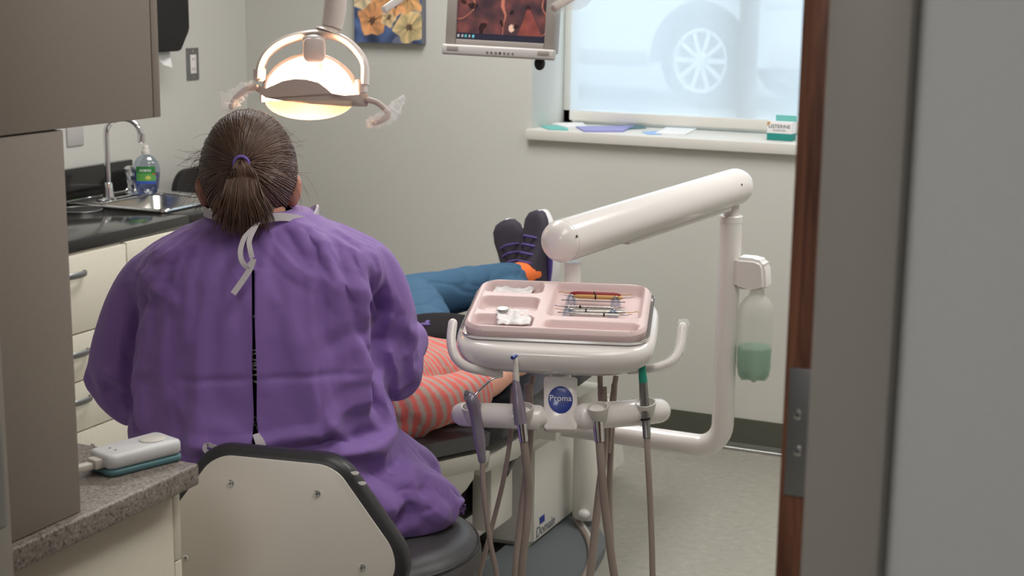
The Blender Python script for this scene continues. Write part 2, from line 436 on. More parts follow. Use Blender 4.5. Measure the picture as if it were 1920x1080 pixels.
# rubber cove base with a metal strip on the floor
def cove(x0, x1): return loft(NB(), [[V((x, YB, .0)), V((x, YB, .105)), V((x, YB-.004, .108)), V((x, YB-.006, .02)), V((x, YB-.02, .004)), V((x, YB-.022, 0))] for x in (x0, x1)])
struct('baseboard_back', cove(XL, XR), 'cove', 30)
struct('trim_1', bx(XL, XR, YB-.036, YB-.022, 0, .011, .004, 3), 'strip', 40)
b = NB(); loft(b, [[V((XL, y, 0)), V((XL, y, .105)), V((XL+.006, y, .105)), V((XL+.006, y, .02)), V((XL+.02, y, 0))] for y in (4.205, YB-.022)])
struct('baseboard_left', b, 'cove', 30)
# sill board
struct('trim_2', bx(WX0-.012, WX1+.01, YB-.03, YW-.03, WZ0+.0, WZ0+.036, .004), 'sill', 30)
# window: frame, mullions, panes
SZ = WZ0+.036
yw = 5.235
wf = NB()
for x in (WX0+.02, WX1-.02): bx(x-.02, x+.02, yw-.02, yw+.03, SZ, WZ1, .003, bm=wf)
bx(WX0, WX1, yw-.02, yw+.03, SZ, SZ+.05, .003, bm=wf); bx(WX0, WX1, yw-.02, yw+.03, WZ1-.05, WZ1, .003, bm=wf)
win = struct('window_1', wf, 'white2', 30)
obj('mullion', bx(-1.535, -1.475, yw-.018, yw+.028, SZ+.05, WZ1-.05, .003), 'plasticgrey', win)
for x0, x1 in ((WX0+.04, -1.535), (-1.475, WX1-.04)):
    obj('pane', bx(x0, x1, yw+.002, yw+.008, SZ+.05, WZ1-.05), 'pane', win, smooth=0)
# roller shade in the recess
rs = thing('roller_shade', 'white translucent roller shade pulled down over the window', 'window shade', (-1.4, 5.16, SZ))
nx = 24; b = NB()
rings = []
for i in range(nx+1):
    x = -2.145+(1.50)*i/nx; d = .0015*math.sin(i*.9)
    rings.append([V((x, 5.160+d, SZ+.05)), V((x, 5.1608+d, SZ+.05)), V((x, 5.1608, WZ1-.06)), V((x, 5.160, WZ1-.06))])
loft(b, rings); obj('shade_cloth', b, 'shade', rs, True)
obj('hem_bar', bx(-2.146, -.644, 5.153, 5.166, SZ+.016, SZ+.052, .005), 'sill', rs, True)
obj('roller', cyl(NB(), (-2.15, 5.17, WZ1-.035), (1, 0, 0), .027, 1.51), 'plasticlight', rs, True)
# door frame
b = NB()
bx(DX1, DX1+.06, YH-.02, YF+.012, 0, 2.1, .004, bm=b); bx(DX0-.06, DX0, YH-.02, YF+.012, 0, 2.1, .004, bm=b)
bx(DX0-.06, DX1+.06, YH-.02, YF+.012, 2.04, 2.1, .004, bm=b)
trim = struct('trim_3', b, 'frame', 30)
obj('strike_plate', bx(DX0-.001, DX0+.0015, 1.19, 1.222, .98, 1.10, .0005), 'satin', trim)
# open door: hinge edge faces the hall
dr = struct('door_1', bx(-.315, -.271, 1.252, 2.14, .01, 2.04, .001), 'wood', 30)
hz0 = ony(1490, 930, 1.25).z; hz1 = ony(1490, 690, 1.25).z
hg = obj('hinge', bx(-.3105, -.273, 1.2495, 1.2525, hz0, hz1, .0006), 'satin', dr)
for py in (778, 846, 905, 720)[:2]:
    p = ony(1497, py, 1.249); b = NB(); lathe(b, [(.0001, -.001), (.0046, -.001), (.0042, .0008), (.002, .0016), (.0001, .0016)], 14, axis_M((p.x-.0005, 1.2492, p.z), (0, -1, 0)))
    s = obj('screw', b, 'chrome', hg)
    b2 = NB(); box(b2, (p.x-.0005, 1.2474, p.z), (.005, .0006, .0011)); box(b2, (p.x-.0005, 1.2474, p.z), (.0011, .0006, .005)); obj('screw_slot', b2, 'seam', hg)
# ceiling fixtures (out of view; second and third are added as fill)
for nm, lx, ly, sx, sy, lab in (('ceiling_and_fill_panel', -2.1, 3.75, .6, 1.2, 'recessed white ceiling panel light above the dental chair'), ('ceiling_and_fill_panel', -.35, 3.75, .6, 1.2, 'added white ceiling fill panel near the window wall and door side'), ('ceiling_and_fill_panel', -.55, 1.95, .6, 1.2, 'added white ceiling fill panel just inside the door'), ('ceiling_and_fill_panel', -.55, -.35, .55, .95, 'recessed white ceiling panel light in the hall')):
    t = thing(nm, lab, 'ceiling light', (lx, ly, ZC-.02), group='ceiling panel lights')
    b = NB(); bx(-sx/2-.02, sx/2+.02, -sy/2-.02, sy/2+.02, .012, .02, bm=b); obj('diffuser', b, 'panel', t)
    b = NB()
    for x in (-sx/2-.02, sx/2): bx(x, x+.02, -sy/2-.02, sy/2+.02, .0, .02, bm=b)
    for y in (-sy/2-.02, sy/2): bx(-sx/2-.02, sx/2+.02, y, y+.02, .0, .02, bm=b)
    obj('frame', b, 'white2', t)

# ================================================================== OUTSIDE
GZ = .62
struct('ground', bx(-14, 10, 5.6, 40, GZ-.1, GZ), 'asphalt')
def car():
    c = W(1318, 100, 11.8)
    t = thing('parked_car', 'pale car parked outside the window, seen dimly through the shade', 'car', (c.x, c.y, GZ), 0)
    ang = -.25
    t.rotation_euler = (0, 0, ang); MW[t] = Matrix.Translation((c.x, c.y, GZ)) @ Matrix.Rotation(ang, 4, 'Z')
    # local: +x forward, wheel (front) at x=0; side facing -y at y=0
    wr = .37
    def arch(cx, r, z0):
        return [(cx+r*math.cos(a), z0+r*math.sin(a)) for a in [PI-PI*k/14 for k in range(15)]]
    prof = [(-3.7, .45), (-3.75, .75), (-3.65, 1.05), (-3.4, 1.1), (-2.9, 1.62), (-1.6, 1.72), (-.9, 1.62), (-.15, 1.12), (.6, 1.05), (.86, .95), (.93, .7), (.9, .38), (.52, .33)]
    bot = [(.5, .33)] + [(x, z) for x, z in reversed(arch(0, .47, .36)) if z > .33] + [(-.5, .33), (-2.35, .33)] + [(x, z) for x, z in reversed(arch(-2.85, .47, .36)) if z > .33] + [(-3.36, .36)]
    out = prof[:-1]+bot
    b = NB(); loft(b, [[V((x, y, z)) for x, z in out] for y in (-.12, -.05, .0, 1.5, 1.62)][1:])
    obj('body', b, 'carpaint', t, smooth=30)
    for seg in ([(-3.2, 1.12), (-2.8, 1.55), (-2.05, 1.63), (-2.05, 1.12)], [(-1.97, 1.12), (-1.97, 1.63), (-1.6, 1.65), (-.95, 1.56), (-.35, 1.14)]):
        b = NB(); loft(b, [[V((x, y, z)) for x, z in seg] for y in (-.065, -.045)]); obj('side_window', b, 'carglass', t, smooth=0)
    obj('rocker_panel', bx(-2.36, -.50, -.075, -.04, .30, .42, .01), 'plasticgrey', t)
    obj('headlight', bx(.55, .86, -.07, -.03, .78, .92, .02), 'rim', t)
    obj('bumper', bx(.62, .95, -.08, 1.55, .34, .52, .03), 'plasticlight', t)
    for wx in (0, -2.85):
        for wy in (-.05, 1.38):
            b = NB(); M_ = axis_M((wx, wy+.1, wr), (0, 1, 0)); pr_ = [(.25, -.1), (wr-.03, -.1), (wr, -.07), (wr, .07), (wr-.03, .1), (.25, .1), (.25, -.1)]
            loft(b, [[M_ @ V((r_*math.cos(2*PI*k/40), r_*math.sin(2*PI*k/40), z_)) for k in range(40)] for r_, z_ in pr_], cap=False); bmesh.ops.remove_doubles(b, verts=b.verts[:], dist=1e-5)
            tr = obj('tyre', b, 'tire', t)
            b = NB(); loft(b, [[M_ @ V((r_*math.cos(2*PI*k/40), r_*math.sin(2*PI*k/40), z_)) for k in range(40)] for r_, z_ in [(.25, -.085), (.255, -.09), (.225, -.09), (.215, -.06), (.24, -.06), (.25, -.085)]], cap=False); bmesh.ops.remove_doubles(b, verts=b.verts[:], dist=1e-5)
            for k in range(10):
                a = 2*PI*k/10; d = V((math.cos(a), 0, math.sin(a)))
                box(b, V((wx, wy+.03, wr))+d*.135, (.2, .02, .034), rot=Matrix.Rotation(-a, 3, 'Y'))
            cyl(b, (wx, wy, wr), (0, 1, 0), .05, .05)
            obj('wheel_rim', b, 'rim', tr)
            obj('brake_disc', cyl(NB(), (wx, wy+.075, wr), (0, 1, 0), .235, .01, 30), 'tire', tr)
car()

# ================================================================== NEAR CABINET UNIT (left)
CX = -1.28
t = thing('wall_cabinet', 'taupe wall cabinet hanging over the speckled counter', 'cabinet', (-1.58, 1.44, 1.396))
obj('body', bx(-1.88, CX-.018, 1.225, 1.655, 1.396, 2.2, .001), 'taupe', t, True, 30)
obj('door', bx(CX-.0175, CX, 1.228, 1.638, 1.396, 2.195, .0015), 'taupe', t, True, 30)
obj('filler_strip', bx(CX-.0175, CX-.001, 1.6405, 1.655, 1.396, 2.195, .001), 'taupe', t, True, 30)
t = thing('tower_cabinet', 'taupe upright cabinet standing on the speckled counter', 'cabinet', (-1.58, 1.35, .9))
obj('body', bx(-1.88, CX-.02, 1.225, 1.464, .9, 1.3945, .001), 'taupe', t, True, 30)
obj('front_panel', bx(CX-.0195, CX-.002, 1.226, 1.464, .901, 1.394, .0015), 'taupe', t, True, 30)
solo('countertop', bx(-1.90, -1.268, 1.222, 1.698, .868, .9, .004, 3), 'speckle', 'grey speckled laminate countertop with a rounded corner below the taupe cabinets', 'countertop')
t = thing('base_cabinet', 'beige base cabinet under the grey speckled countertop', 'cabinet', (-1.58, 1.46, 0))
obj('body', bx(-1.88, -1.315, 1.225, 1.690, .09, .868, .001), 'cream', t, True, 30)
obj('toe_kick', bx(-1.86, -1.37, 1.23, 1.68, 0, .09), 'seam', t, True, 30)
obj('door', bx(-1.3145, -1.297, 1.228, 1.672, .1, .862, .0015), 'cream', t, True, 30)
obj('filler_strip', bx(-1.3145, -1.298, 1.6745, 1.690, .755, .862, .001), 'cream', t, True, 30)
obj('filler_strip', bx(-1.3145, -1.298, 1.6745, 1.690, .1, .7525, .001), 'cream', t, True, 30)
# white sensor box with teal base, USB plug and lead
p0 = onz(200, 893, .9); p1 = onz(316, 862, .9)
c = (p0+p1)/2; ax = (p1-p0); ang = math.atan2(ax.y, ax.x)
t = thing('sensor_interface_box', 'white handheld USB interface box with a teal underside on the speckled counter', 'electronic device', (c.x-.012, c.y+.01, .9), ang)
ol = [(x, y*(1-.14*max(0, -x)/.06)) for x, y in rrect(.122, .066, .013, 6)]
obj('lower_shell', slab(NB(), ol, .0, .010, .003), 'tealbase', t, smooth=50)
up = NB(); slab(up, [(x*.99, y*.98) for x, y in ol], .0098, .031, .005); o = obj('upper_shell', up, 'deviceclear', t, smooth=50)
b = NB(); slab(b, [(.03+.02*math.cos(a), .017*math.sin(a)) for a in [2*PI*k/24 for k in range(24)]], .0308, .0328, .0008); obj('button_pad', b, 'white2', o, smooth=50)
for y in (.008, -.006): obj('indicator', cyl(NB(), (-.036, y, .0305), (0, 0, 1), .0018, .001, 10), 'greyink', o)
obj('port_collar', box(NB(), (-.062, 0, .018), (.02, .022, .014), .002), 'white2', t)
obj('usb_plug', box(NB(), (-.086, 0, .016), (.032, .014, .009), .0015), 'white2', t)
b = NB(); tube(b, [(-.10, 0, .016), (-.118, .003, .013), (-.14, .012, .006), (-.155, .025, .0035), (-.15, .05, .0035), (-.125, .055, .0035), (-.12, .035, .0035), (-.15, .012, .0035), (-.185, .03, .0035), (-.19, .06, .0035)], .0036, 8)
obj('usb_lead', b, 'white2', t)

# ================================================================== SINK RUN
ZS = .86; FX = -2.832
t = thing('drawer_cabinet', 'cream base cabinet with four drawers below the black countertop', 'cabinet', (-3.1, 3.19, 0))
obj('body', bx(XL+.005, FX-.019, 2.9, 3.476, .09, .822, .001), 'cream', t, True, 30)
obj('toe_kick', bx(XL+.005, FX-.07, 2.9, 3.476, 0, .09), 'seam', t, True, 30)
zs = [.820, .596, .459, .313, .10]
def pull(parent, y, z, L=.10):
    b = NB(); tube(b, [(FX, y-L/2, z), (FX+.018, y-L/2+.012, z), (FX+.024, y, z), (FX+.018, y+L/2-.012, z), (FX, y+L/2, z)], [(.006, .003), (.0085, .0035), (.009, .0035), (.0085, .0035), (.006, .003)], 10, 6, ref=(0, 0, 1))
    return obj('handle', b, 'satin', parent, True)
for k in range(4):
    d = obj('drawer_front', bx(FX-.0185, FX, 2.903, 3.4745, zs[k+1]+.0022, zs[k]-.0022, .0012), 'cream', t, True, 30)
    pull(d, 3.24, (zs[k]-.052))
t = thing('sink_cabinet', 'cream base cabinet with doors below the stainless sink', 'cabinet', (-3.1, 3.84, 0))
obj('body', bx(XL+.005, FX-.019, 3.478, 4.19, .09, .685, .001), 'cream', t, True, 30)
obj('toe_kick', bx(XL+.005, FX-.07, 3.478, 4.19, 0, .09), 'seam', t, True, 30)
obj('top_rail', bx(FX-.06, FX, 3.48, 4.19, .69, .822, .0012), 'cream', t, True, 30)
for y0, y1 in ((3.48, 3.834), (3.838, 4.19)):
    d = obj('door', bx(FX-.0185, FX, y0, y1, .1, .685, .0012), 'cream', t, True, 30)
# countertop with an opening for the sink, and backsplash; the chute hole is a black disc
b = NB()
SX0, SX1, SY0, SY1 = -3.335, -2.928, 3.783, 4.155
HX, HY = -3.20, 3.715
bx(XL+.001, -2.842, 2.9, SY0+.012, ZS-.036, ZS, .003, bm=b)
bx(XL+.001, SX0+.012, SY0+.0121, 4.2, ZS-.036, ZS, .002, bm=b); bx(SX1-.012, -2.842, SY0+.0121, 4.2, ZS-.036, ZS, .003, bm=b)
bx(SX0+.0121, SX1-.0121, SY1-.012, 4.2, ZS-.036, ZS, .002, bm=b)
ct = solo('stone_countertop', b, 'blackgranite', 'glossy black stone countertop with backsplash around the sink', 'countertop', origin=(-3.1, 3.5, ZS-.036), smooth=30)
obj('backsplash', bx(XL+.001, XL+.022, 2.9, 4.2, ZS+.0005, ZS+.10, .002), 'blackgranite', ct, True, 30)
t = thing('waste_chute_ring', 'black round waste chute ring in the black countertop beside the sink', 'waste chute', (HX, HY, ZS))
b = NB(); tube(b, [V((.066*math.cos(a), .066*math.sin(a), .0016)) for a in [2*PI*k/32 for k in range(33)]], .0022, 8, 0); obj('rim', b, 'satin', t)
b = NB(); lathe(b, [(.0001, .0002), (.066, .0002), (.066, .0010), (.0001, .0010)], 32); obj('dark_hole_disc', b, 'black', t)  # black disc stands in for the darkness inside the chute hole
# sink
t = thing('sink', 'small stainless steel drop-in sink in the black countertop', 'sink', ((SX0+SX1)/2, (SY0+SY1)/2, ZS))
SXC, SYC = (SX0+SX1)/2, (SY0+SY1)/2
w_, h_ = SX1-SX0, SY1-SY0
o_ = rrect(w_, h_, .022, 6); bw, bh = w_-.145, h_-.07; ox = .045
def inr(w, h, r, z): return [V((x+ox, y, z)) for x, y in rrect(w, h, r, 6)]
b = NB(); loft(b, [[V((x, y, .001)) for x, y in o_], [V((x*.99, y*.99, .006)) for x, y in o_], [V((x*.97, y*.97, .006)) for x, y in o_], inr(bw+.02, bh+.02, .05, .003), inr(bw, bh, .045, -.004), inr(bw-.012, bh-.012, .045, -.12), inr(bw-.05, bh-.05, .04, -.145), inr(.03, .03, .014, -.149)], cap=False)
bmesh.ops.holes_fill(b, edges=[e for e in b.edges if e.is_boundary and e.verts[0].co.z < -.1])
bs = obj('basin', b, 'steel', t, smooth=60)
sd = bs.modifiers.new('solid', 'SOLIDIFY'); sd.thickness = .0012
for nm_, rg in (('rim_bead', [V((x*.992, y*.992, .0055)) for x, y in o_]), ('bowl_edge', inr(bw+.012, bh+.012, .048, .0035))):
    b = NB(); tube(b, rg+[rg[0]], .0028, 8, 0); obj(nm_, b, 'chrome', t)
obj('drain', cyl(NB(), (ox, 0, -.1485), (0, 0, 1), .028, .003, 20, .001), 'chrome', t)
# faucet on the sink deck
fb = onz(204, 374, ZS+.006)
t = thing('faucet', 'chrome gooseneck faucet on the sink', 'faucet', (fb.x, fb.y, ZS+.0065))
b = NB(); lathe(b, [(.026, 0), (.026, .004), (.019, .008), (.0165, .03), (.0145, .05), (.0125, .056), (.0001, .056)]); obj('base', b, 'chrome', t)
top = .265
pts = [(0, 0, .05), (0, 0, .15), (0, 0, .215)] + [(.052-.052*math.cos(a), .02-.02*math.cos(a), .215+.05*math.sin(a)) for a in (.5, 1.0, 1.57, 2.1, 2.6)] + [(.106, .041, .215)]
b = NB(); tube(b, pts, .0092, 14, 5); obj('spout', b, 'chrome', t)
obj('aerator', cyl(NB(), (.107, .0415, .188), (0.02, 0, 1), .0125, .028, 18, .002), 'chrome', t)
kb = onz(245, 364, ZS+.006)
b = NB(); lathe(b, [(.017, 0), (.017, .006), (.013, .01), (.015, .022), (.012, .032), (.018, .048), (.016, .062), (.021, .074), (.02, .086), (.01, .094), (.0001, .095)], 8, Matrix.Translation((kb.x-fb.x, kb.y-fb.y, 0))); obj('handle', b, 'chrome', t, smooth=20)
b = NB(); slab(b, [(x+(kb.x-fb.x)/2, y+(kb.y-fb.y)/2) for x, y in rrect(.04, .22, .018, 6)], 0, .004, .001); obj('deck_plate', b, 'chrome', t)
# soap bottle
sb = onz(276, 364, ZS+.0065)
t = thing('soap_bottle', 'clear pump bottle of blue hand soap with a green label beside the faucet', 'bottle', (sb.x, sb.y, ZS+.0072), math.radians(33))
def ov(w, d, z): return [V((w*math.cos(a), d*math.sin(a), z)) for a in [2*PI*k/32 for k in range(32)]]
b = NB(); loft(b, [ov(.030, .019, 0), ov(.034, .022, .004), ov(.040, .025, .03), ov(.044, .027, .06), ov(.045, .027, .085), ov(.039, .024, .108), ov(.026, .018, .124), ov(.013, .012, .131), ov(.0125, .012, .14)]); obj('body', b, 'clear', t)
b = NB(); loft(b, [ov(.028, .017, .003), ov(.032, .020, .006), ov(.038, .023, .03), ov(.042, .025, .06), ov(.0425, .025, .072)]); obj('liquid', b, 'bluegel', t)
b = NB(); lathe(b, [(.0135, .134), (.0135, .146), (.010, .148), (.010, .160), (.008, .163), (.0001, .164)], 18); obj('cap', b, 'white2', t)
def lab(u, v):
    if (u-.62)**2/.06+(v-.36)**2/.03 < .35: return (214, 214, 110)
    if v > .62: return (44, 128, 62) if not (.72 < v < .84 and .2 < u < .8 and int(u*26) % 2) else (235, 240, 235)
    if v < .16: return (60, 90, 190)
    if u > .85 and v > .5: return (190, 80, 50)
    return (96, 168, 84)
def bend(me):
    for v_ in me.vertices:
        x = v_.co.x; v_.co.y = -math.sqrt(max(0, 1-(x/.0455)**2))*.0277
lo = paint('label', .062, .058, 24, 22, lab, 'print', t, Matrix.Translation((0, 0, .066))); bend(lo.data)
# paper towel dispenser on the left wall
dp = onx(357, 60, XL+.19)
t = thing('towel_dispenser', 'black wall-mounted paper towel dispenser', 'towel dispenser', (XL, dp.y-.13, 1.30))
y1 = .13; zb = onx(338, 80, XL+.15).z-1.30
pr = [(0, zb+.02), (.0, .75), (.17, .75), (.19, .6), (.19, zb+.045), (.15, zb-.03), (.1, zb-.02)]
b = NB(); loft(b, [[V((x, y, z)) for x, z in pr] for y in (-.14, .13)]); bmesh.ops.bevel(b, geom=b.edges[:], offset=.006, segments=2, affect='EDGES'); obj('housing', b, 'black', t)
b = NB(); rings = []
for i in range(9):
    y = -.10+.2*i/8; q = .006*math.sin(i*1.7)
    rings.append([V((.11+q, y, zb)), V((.1115+q, y, zb)), V((.122+2*q, y, zb-.065-.02*math.sin(i*.9+.5))), V((.1205+2*q, y, zb-.065-.02*math.sin(i*.9+.5)))])
loft(b, rings); obj('paper_towel', b, 'paper', t)
# wall outlet
c = onx(360, 120, XL)
t = thing('wall_outlet', 'grey steel wall plate with a white outlet beside the towel dispenser', 'outlet', (XL, c.y, c.z))
b = NB(); bx(0, .005, -.036, .036, -.058, .058, .002, bm=b); obj('plate', b, 'satin', t)
b = NB(); bx(.004, .0075, -.017, .017, -.034, .034, .001, bm=b); o = obj('receptacle', b, 'white', t)
for z in (.018, -.018):
    b = NB(); bx(.0072, .0078, -.007, -.0045, z-.005, z+.005, bm=b); bx(.0072, .0078, .0045, .007, z-.005, z+.005, bm=b); obj('slot', b, 'seam', o)
for z in (.047, -.047): obj('screw', cyl(NB(), (.0045, 0, z), (1, 0, 0), .003, .0015, 10), 'chrome', t)
c = onx(143, 250, XL)
solo('wall_switch_plate', bx(XL, XL+.006, c.y-.05, c.y+.03, c.z-.04, c.z+.06, .002), 'plasticlight', 'blank light grey wall plate above the black backsplash', 'wall plate')
# black guest chair in the corner
gx, gy = -3.08, 4.5
t = thing('guest_chair', 'black guest chair standing in the corner beyond the sink', 'chair', (gx, gy, 0), math.radians(90))
def cush(w, d, h, r): b = NB(); slab(b, rrect(w, d, r, 6), 0, h, .015); return b
b = cush(.44, .42, .06, .05); b.transform(Matrix.Translation((0, 0, .42))); obj('seat', b, 'black', t)
b = NB(); slab(b, rrect(.44, .30, .09, 8), 0, .035, .012, Matrix.Translation((0, .2, .765)) @ Matrix.Rotation(math.radians(82), 4, 'X')); obj('backrest', b, 'black', t)
for sx in (-1, 1):
    b = NB(); tube(b, [(sx*.2, .19, .0), (sx*.2, .2, .42), (sx*.19, .205, .68)], .011, 10); obj('leg', b, 'black', t)
    b = NB(); tube(b, [(sx*.2, -.19, .0), (sx*.2, -.18, .42)], .011, 10); obj('leg', b, 'black', t)

# ================================================================== BACK WALL THINGS
# flower canvas
c0, c1 = ony(665, 76, YB-.03), ony(792, 86, YB-.03)
cw = c1.x-c0.x; ch = .42; cz = (c0.z+c1.z)/2+ch/2
t = thing('flower_painting', 'canvas painting of orange and cream flowers on blue hung on the wall', 'painting', ((c0.x+c1.x)/2, YB-.017, cz-ch/2))
obj('canvas', bx(-cw/2, cw/2, -.016, .016, 0, ch, .002), 'greyink', t)
flow = []
rnd = random.Random(11)
spots = [(.14, .40, .21, (238, 216, 176)), (.50, .40, .26, (228, 168, 112)), (.82, .14, .24, (214, 190, 140)), (.80, .40, .25, (232, 180, 122)), (.28, .20, .24, (230, 164, 112)), (.52, .22, .13, (238, 204, 156)), (.62, .30, .12, (230, 168, 116)), (.25, .66, .26, (240, 180, 90)), (.7, .72, .26, (238, 200, 130)), (.35, .9, .24, (226, 150, 80)), (.85, .92, .22, (236, 214, 178))]
def fl(u, v):
    u2 = u+.035*noise.noise(V((u*6, v*9, 1.)))+.015*noise.noise(V((u*18, v*24, 4.))); v2 = v+.025*noise.noise(V((u*6+5, v*9, 2.)))
    col = np.array((84, 104, 150.))*(.85+.55*noise.noise(V((u*5, v*9, 0))))
    if noise.noise(V((u*4, v*6, 7.))) > .25: col = np.array((112, 118, 140.))
    for i, (cx, cy, r, c) in enumerate(spots):
        dx, dy = u2-cx, (v2-cy)*(ch/cw); d = math.hypot(dx, dy); a = math.atan2(dy, dx)
        rr = r*(.9+.10*math.cos(5*a+i*1.3)+.10*noise.noise(V((u*9, v*9, i*3.))))
        if d < rr:
            st_ = noise.noise(V((a*3, d*5, i*2.+.5)))
            k = .80+.24*(d/rr)+.22*st_
            m_ = np.array(c)*k+np.array((18, 6, 0))*st_
            e_ = min(1, (rr-d)/(.06*r)); col = col*(1-e_)+m_*e_
            if d < .20*r*(1+.6*noise.noise(V((a*2, 1, i)))): col = col*.3+np.array((66, 48, 44.))*.7
    return tuple(float(max(0, min(255, x))) for x in col)
paint('picture', cw-.002, ch-.002, 110, 150, fl, 'painted', t, Matrix.Translation((0, -.0165, ch/2)))
# monitor on a ceiling arm
MD = 4.35
p0 = W(834, 80, MD+.02); p1 = W(1042, 96, MD-.02); c = (p0+p1)/2; dirx = p1-p0
ang = math.atan2(dirx.y, dirx.x)-.10; mw = V((dirx.x, dirx.y, 0)).length
t = thing('monitor', 'grey flat-screen monitor showing a dark red picture hung before the window', 'monitor', (c.x, c.y, c.z), rot=(math.radians(-4), math.radians(1.8), ang))
mh = .29
obj('housing', bx(-mw/2, mw/2, .0, .055, -.012, mh, .006, 3), 'plasticgrey', t)
b = NB()
for x0, x1, z0, z1 in ((-mw/2, -mw/2+.030, 0, mh), (mw/2-.030, mw/2, 0, mh), (-mw/2+.03, mw/2-.03, -.004, .016), (-mw/2+.03, mw/2-.03, mh-.022, mh)): bx(x0, x1, -.012, .002, z0, z1, .003, bm=b)
obj('bezel', b, 'plasticgrey', t)
def scr(u, v):
    if v < .075:
        for k in range(5):
            if abs(u-.025-.042*k) < .010 and .022 < v < .056: return [(190, 200, 205), (170, 175, 185), (90, 190, 190), (190, 195, 200), (110, 210, 225)][k]
        return (40, 40, 58)
    n = noise.fractal(V((u*4.5, v*4.5, 3.1)), 1.0, 2.0, 5); n2 = noise.noise(V((u*9, v*9, 8.)))
    k = max(0, min(1, .42+.85*n)); c = np.array((62, 46, 54))*(1-k)+np.array((132, 76, 72))*k
    if abs(noise.noise(V((u*3.2, v*3.2, 5.5)))) < .022: c = np.array((190, 118, 98))
    if .70+.3*(v-.1) < u < .95-.5*(v-.1) and v < .42: c = np.array((150, 78, 72))*(.9+.2*n2)
    if (u-.62)**2+((v-.15)*.8)**2 < .0011: c = np.array((226, 190, 172))
    if n2 > .42: c = c*.45
    return tuple(float(x) for x in c)
paint('screen', mw-.06, mh-.038, 130, 100, scr, 'screen', t, Matrix.Translation((0, -.003, .016+(mh-.038)/2)))
sp = obj('speaker_bar', bx(-mw/2-.006, mw/2+.004, -.026, .004, -.030, .0, .006, 3), 'plasticlight', t)
for sx in (-1, 1): obj('speaker_grille', bx(sx*(mw/2-.027)-.017, sx*(mw/2-.027)+.017, -.0272, -.0255, -.018, -.006, .0004), 'plasticgrey', sp)
for k in range(7): obj('button', cyl(NB(), (-.03+.0125*k, -.0255, -.018), (0, -1, 0), .0032, .002, 10), 'satin' if k != 3 else 'black', sp)
b = NB(); ell(b, (.115, .02, -.04), (.016, .016, .02)); tube(b, [(.115, .02, -.035), (.10, .07, -.02), (.0, .10, .08)], .011, 10); obj('swivel_joint', b, 'black', t)
b = NB(); tube(b, [(0, .05, .15), (0, .1, .16), (0, .1, .3), (0, .1, .9)], .018, 12, 3); obj('ceiling_pole', b, 'plasticlight', t)
# overhead x-ray style crossbar with two white hanging handles
t = thing('overhead_arm', 'white overhead arm with two slanted tube handles before painting and monitor', 'overhead arm', W(900, -40, 3.3))
ha, hb = W(722, 17, 3.3), W(800, -38, 3.36)
b = NB(); tube(b, [ha, ha.lerp(hb, .5), hb], .0085, 14, 3, round_=True); obj('handle', b, 'white', t, True)
hc, hd = W(1040, 14, 3.3), W(1130, -38, 3.36)
b = NB(); tube(b, [hc, hc.lerp(hd, .5), hd], .0085, 14, 3, round_=True); h2 = obj('handle', b, 'lampgrey', t, True)
b = NB(); tube(b, [hb, W(960, -52, 3.38), hd], .014, 14, 4, round_=True); obj('crossbar', b, 'white', t, True)
q = W(960, -52, 3.38); b = NB(); tube(b, [q, q+V((0, 0, .3)), V((q.x, q.y, ZC-.002))], .02, 14, 2); obj('pole', b, 'white', t, True)
def crinkle(bm, pts, r, seg=14, sm=6, amp=.35, sd=1):
    tube(bm, pts, r, seg, sm, cap=False)
    rd = random.Random(sd); bm.verts.ensure_lookup_table()
    for v_ in bm.verts: v_.co += V((rd.uniform(-1, 1), rd.uniform(-1, 1), rd.uniform(-1, 1)))*amp*.01
    return bm
dd = (hd-hc)
b = NB(); crinkle(b, [hc-dd*.04+V((0, 0, -.002)), hc+dd*.25+V((0, 0, -.006)), hc+dd*.5+V((0, 0, -.012)), hc+dd*.75], [.013, .017, .022, .018], 14, 6, .25, 3); obj('plastic_sleeve', b, 'wrap', h2, True, smooth=0)

# ---------------------------------------------------------------- things on the sill
def leaflet(name, label, quad, th, m, group='leaflets on the window sill', z0=SZ):
    P = [onz(x, y, z0) for x, y in quad]; b = NB()
    loft(b, [[p+V((0, 0, .0004)) for p in P], [p+V((0, 0, th)) for p in P]])
    return solo(name, b, m, label, 'leaflet', group, smooth=0)
leaflet('brochure', 'teal leaflet at the left end of the window sill', [(1008, 236), (1030, 244), (1066, 245), (1060, 236)], .003, 'lightteal')
leaflet('brochure', 'white leaflet lying partly on the teal leaflet', [(1034, 234), (1060, 240.5), (1100, 239), (1092, 232)], .006, 'paper')
leaflet('brochure', 'lilac folder on the window sill', [(1080, 240), (1096, 248), (1168, 248), (1190, 238)], .006, 'lilac')
leaflet('brochure', 'dark teal booklet under the lilac folder', [(1150, 238), (1170, 244), (1212, 241), (1196, 235)], .004, 'tealbase')
leaflet('brochure', 'light blue slip beside the white pad on the sill', [(1203, 248), (1214, 252.5), (1240, 253), (1236, 246)], .002, 'lightblue')
leaflet('brochure', 'white paper pad on the window sill', [(1228, 251), (1284, 254), (1309, 242), (1254, 238)], .004, 'paper')
c = onz(1461, 264, SZ); 
t = thing('mouthwash_strip_box', 'small white and teal packet box standing on the window sill', 'box', (c.x, c.y+.02, SZ), math.radians(-4))
obj('base_half', bx(-.043, .043, -.02, .03, 0, .024, .001), 'bluebox', t)
obj('upper_half', bx(-.043, .043, -.0195, .029, .024, .062, .001), 'paper', t)
obj('back_flap', bx(-.03, .043, .026, .03, .05, .082, .001), 'lightteal', t)
text('lettering', 'LISTERINE', .0172, 'darkink', t, Matrix.Translation((0, -.0198, .047)) @ FACE)
text('lettering', 'POCKETPAKS', .0075, 'greyink', t, Matrix.Translation((0, -.0198, .034)) @ FACE)
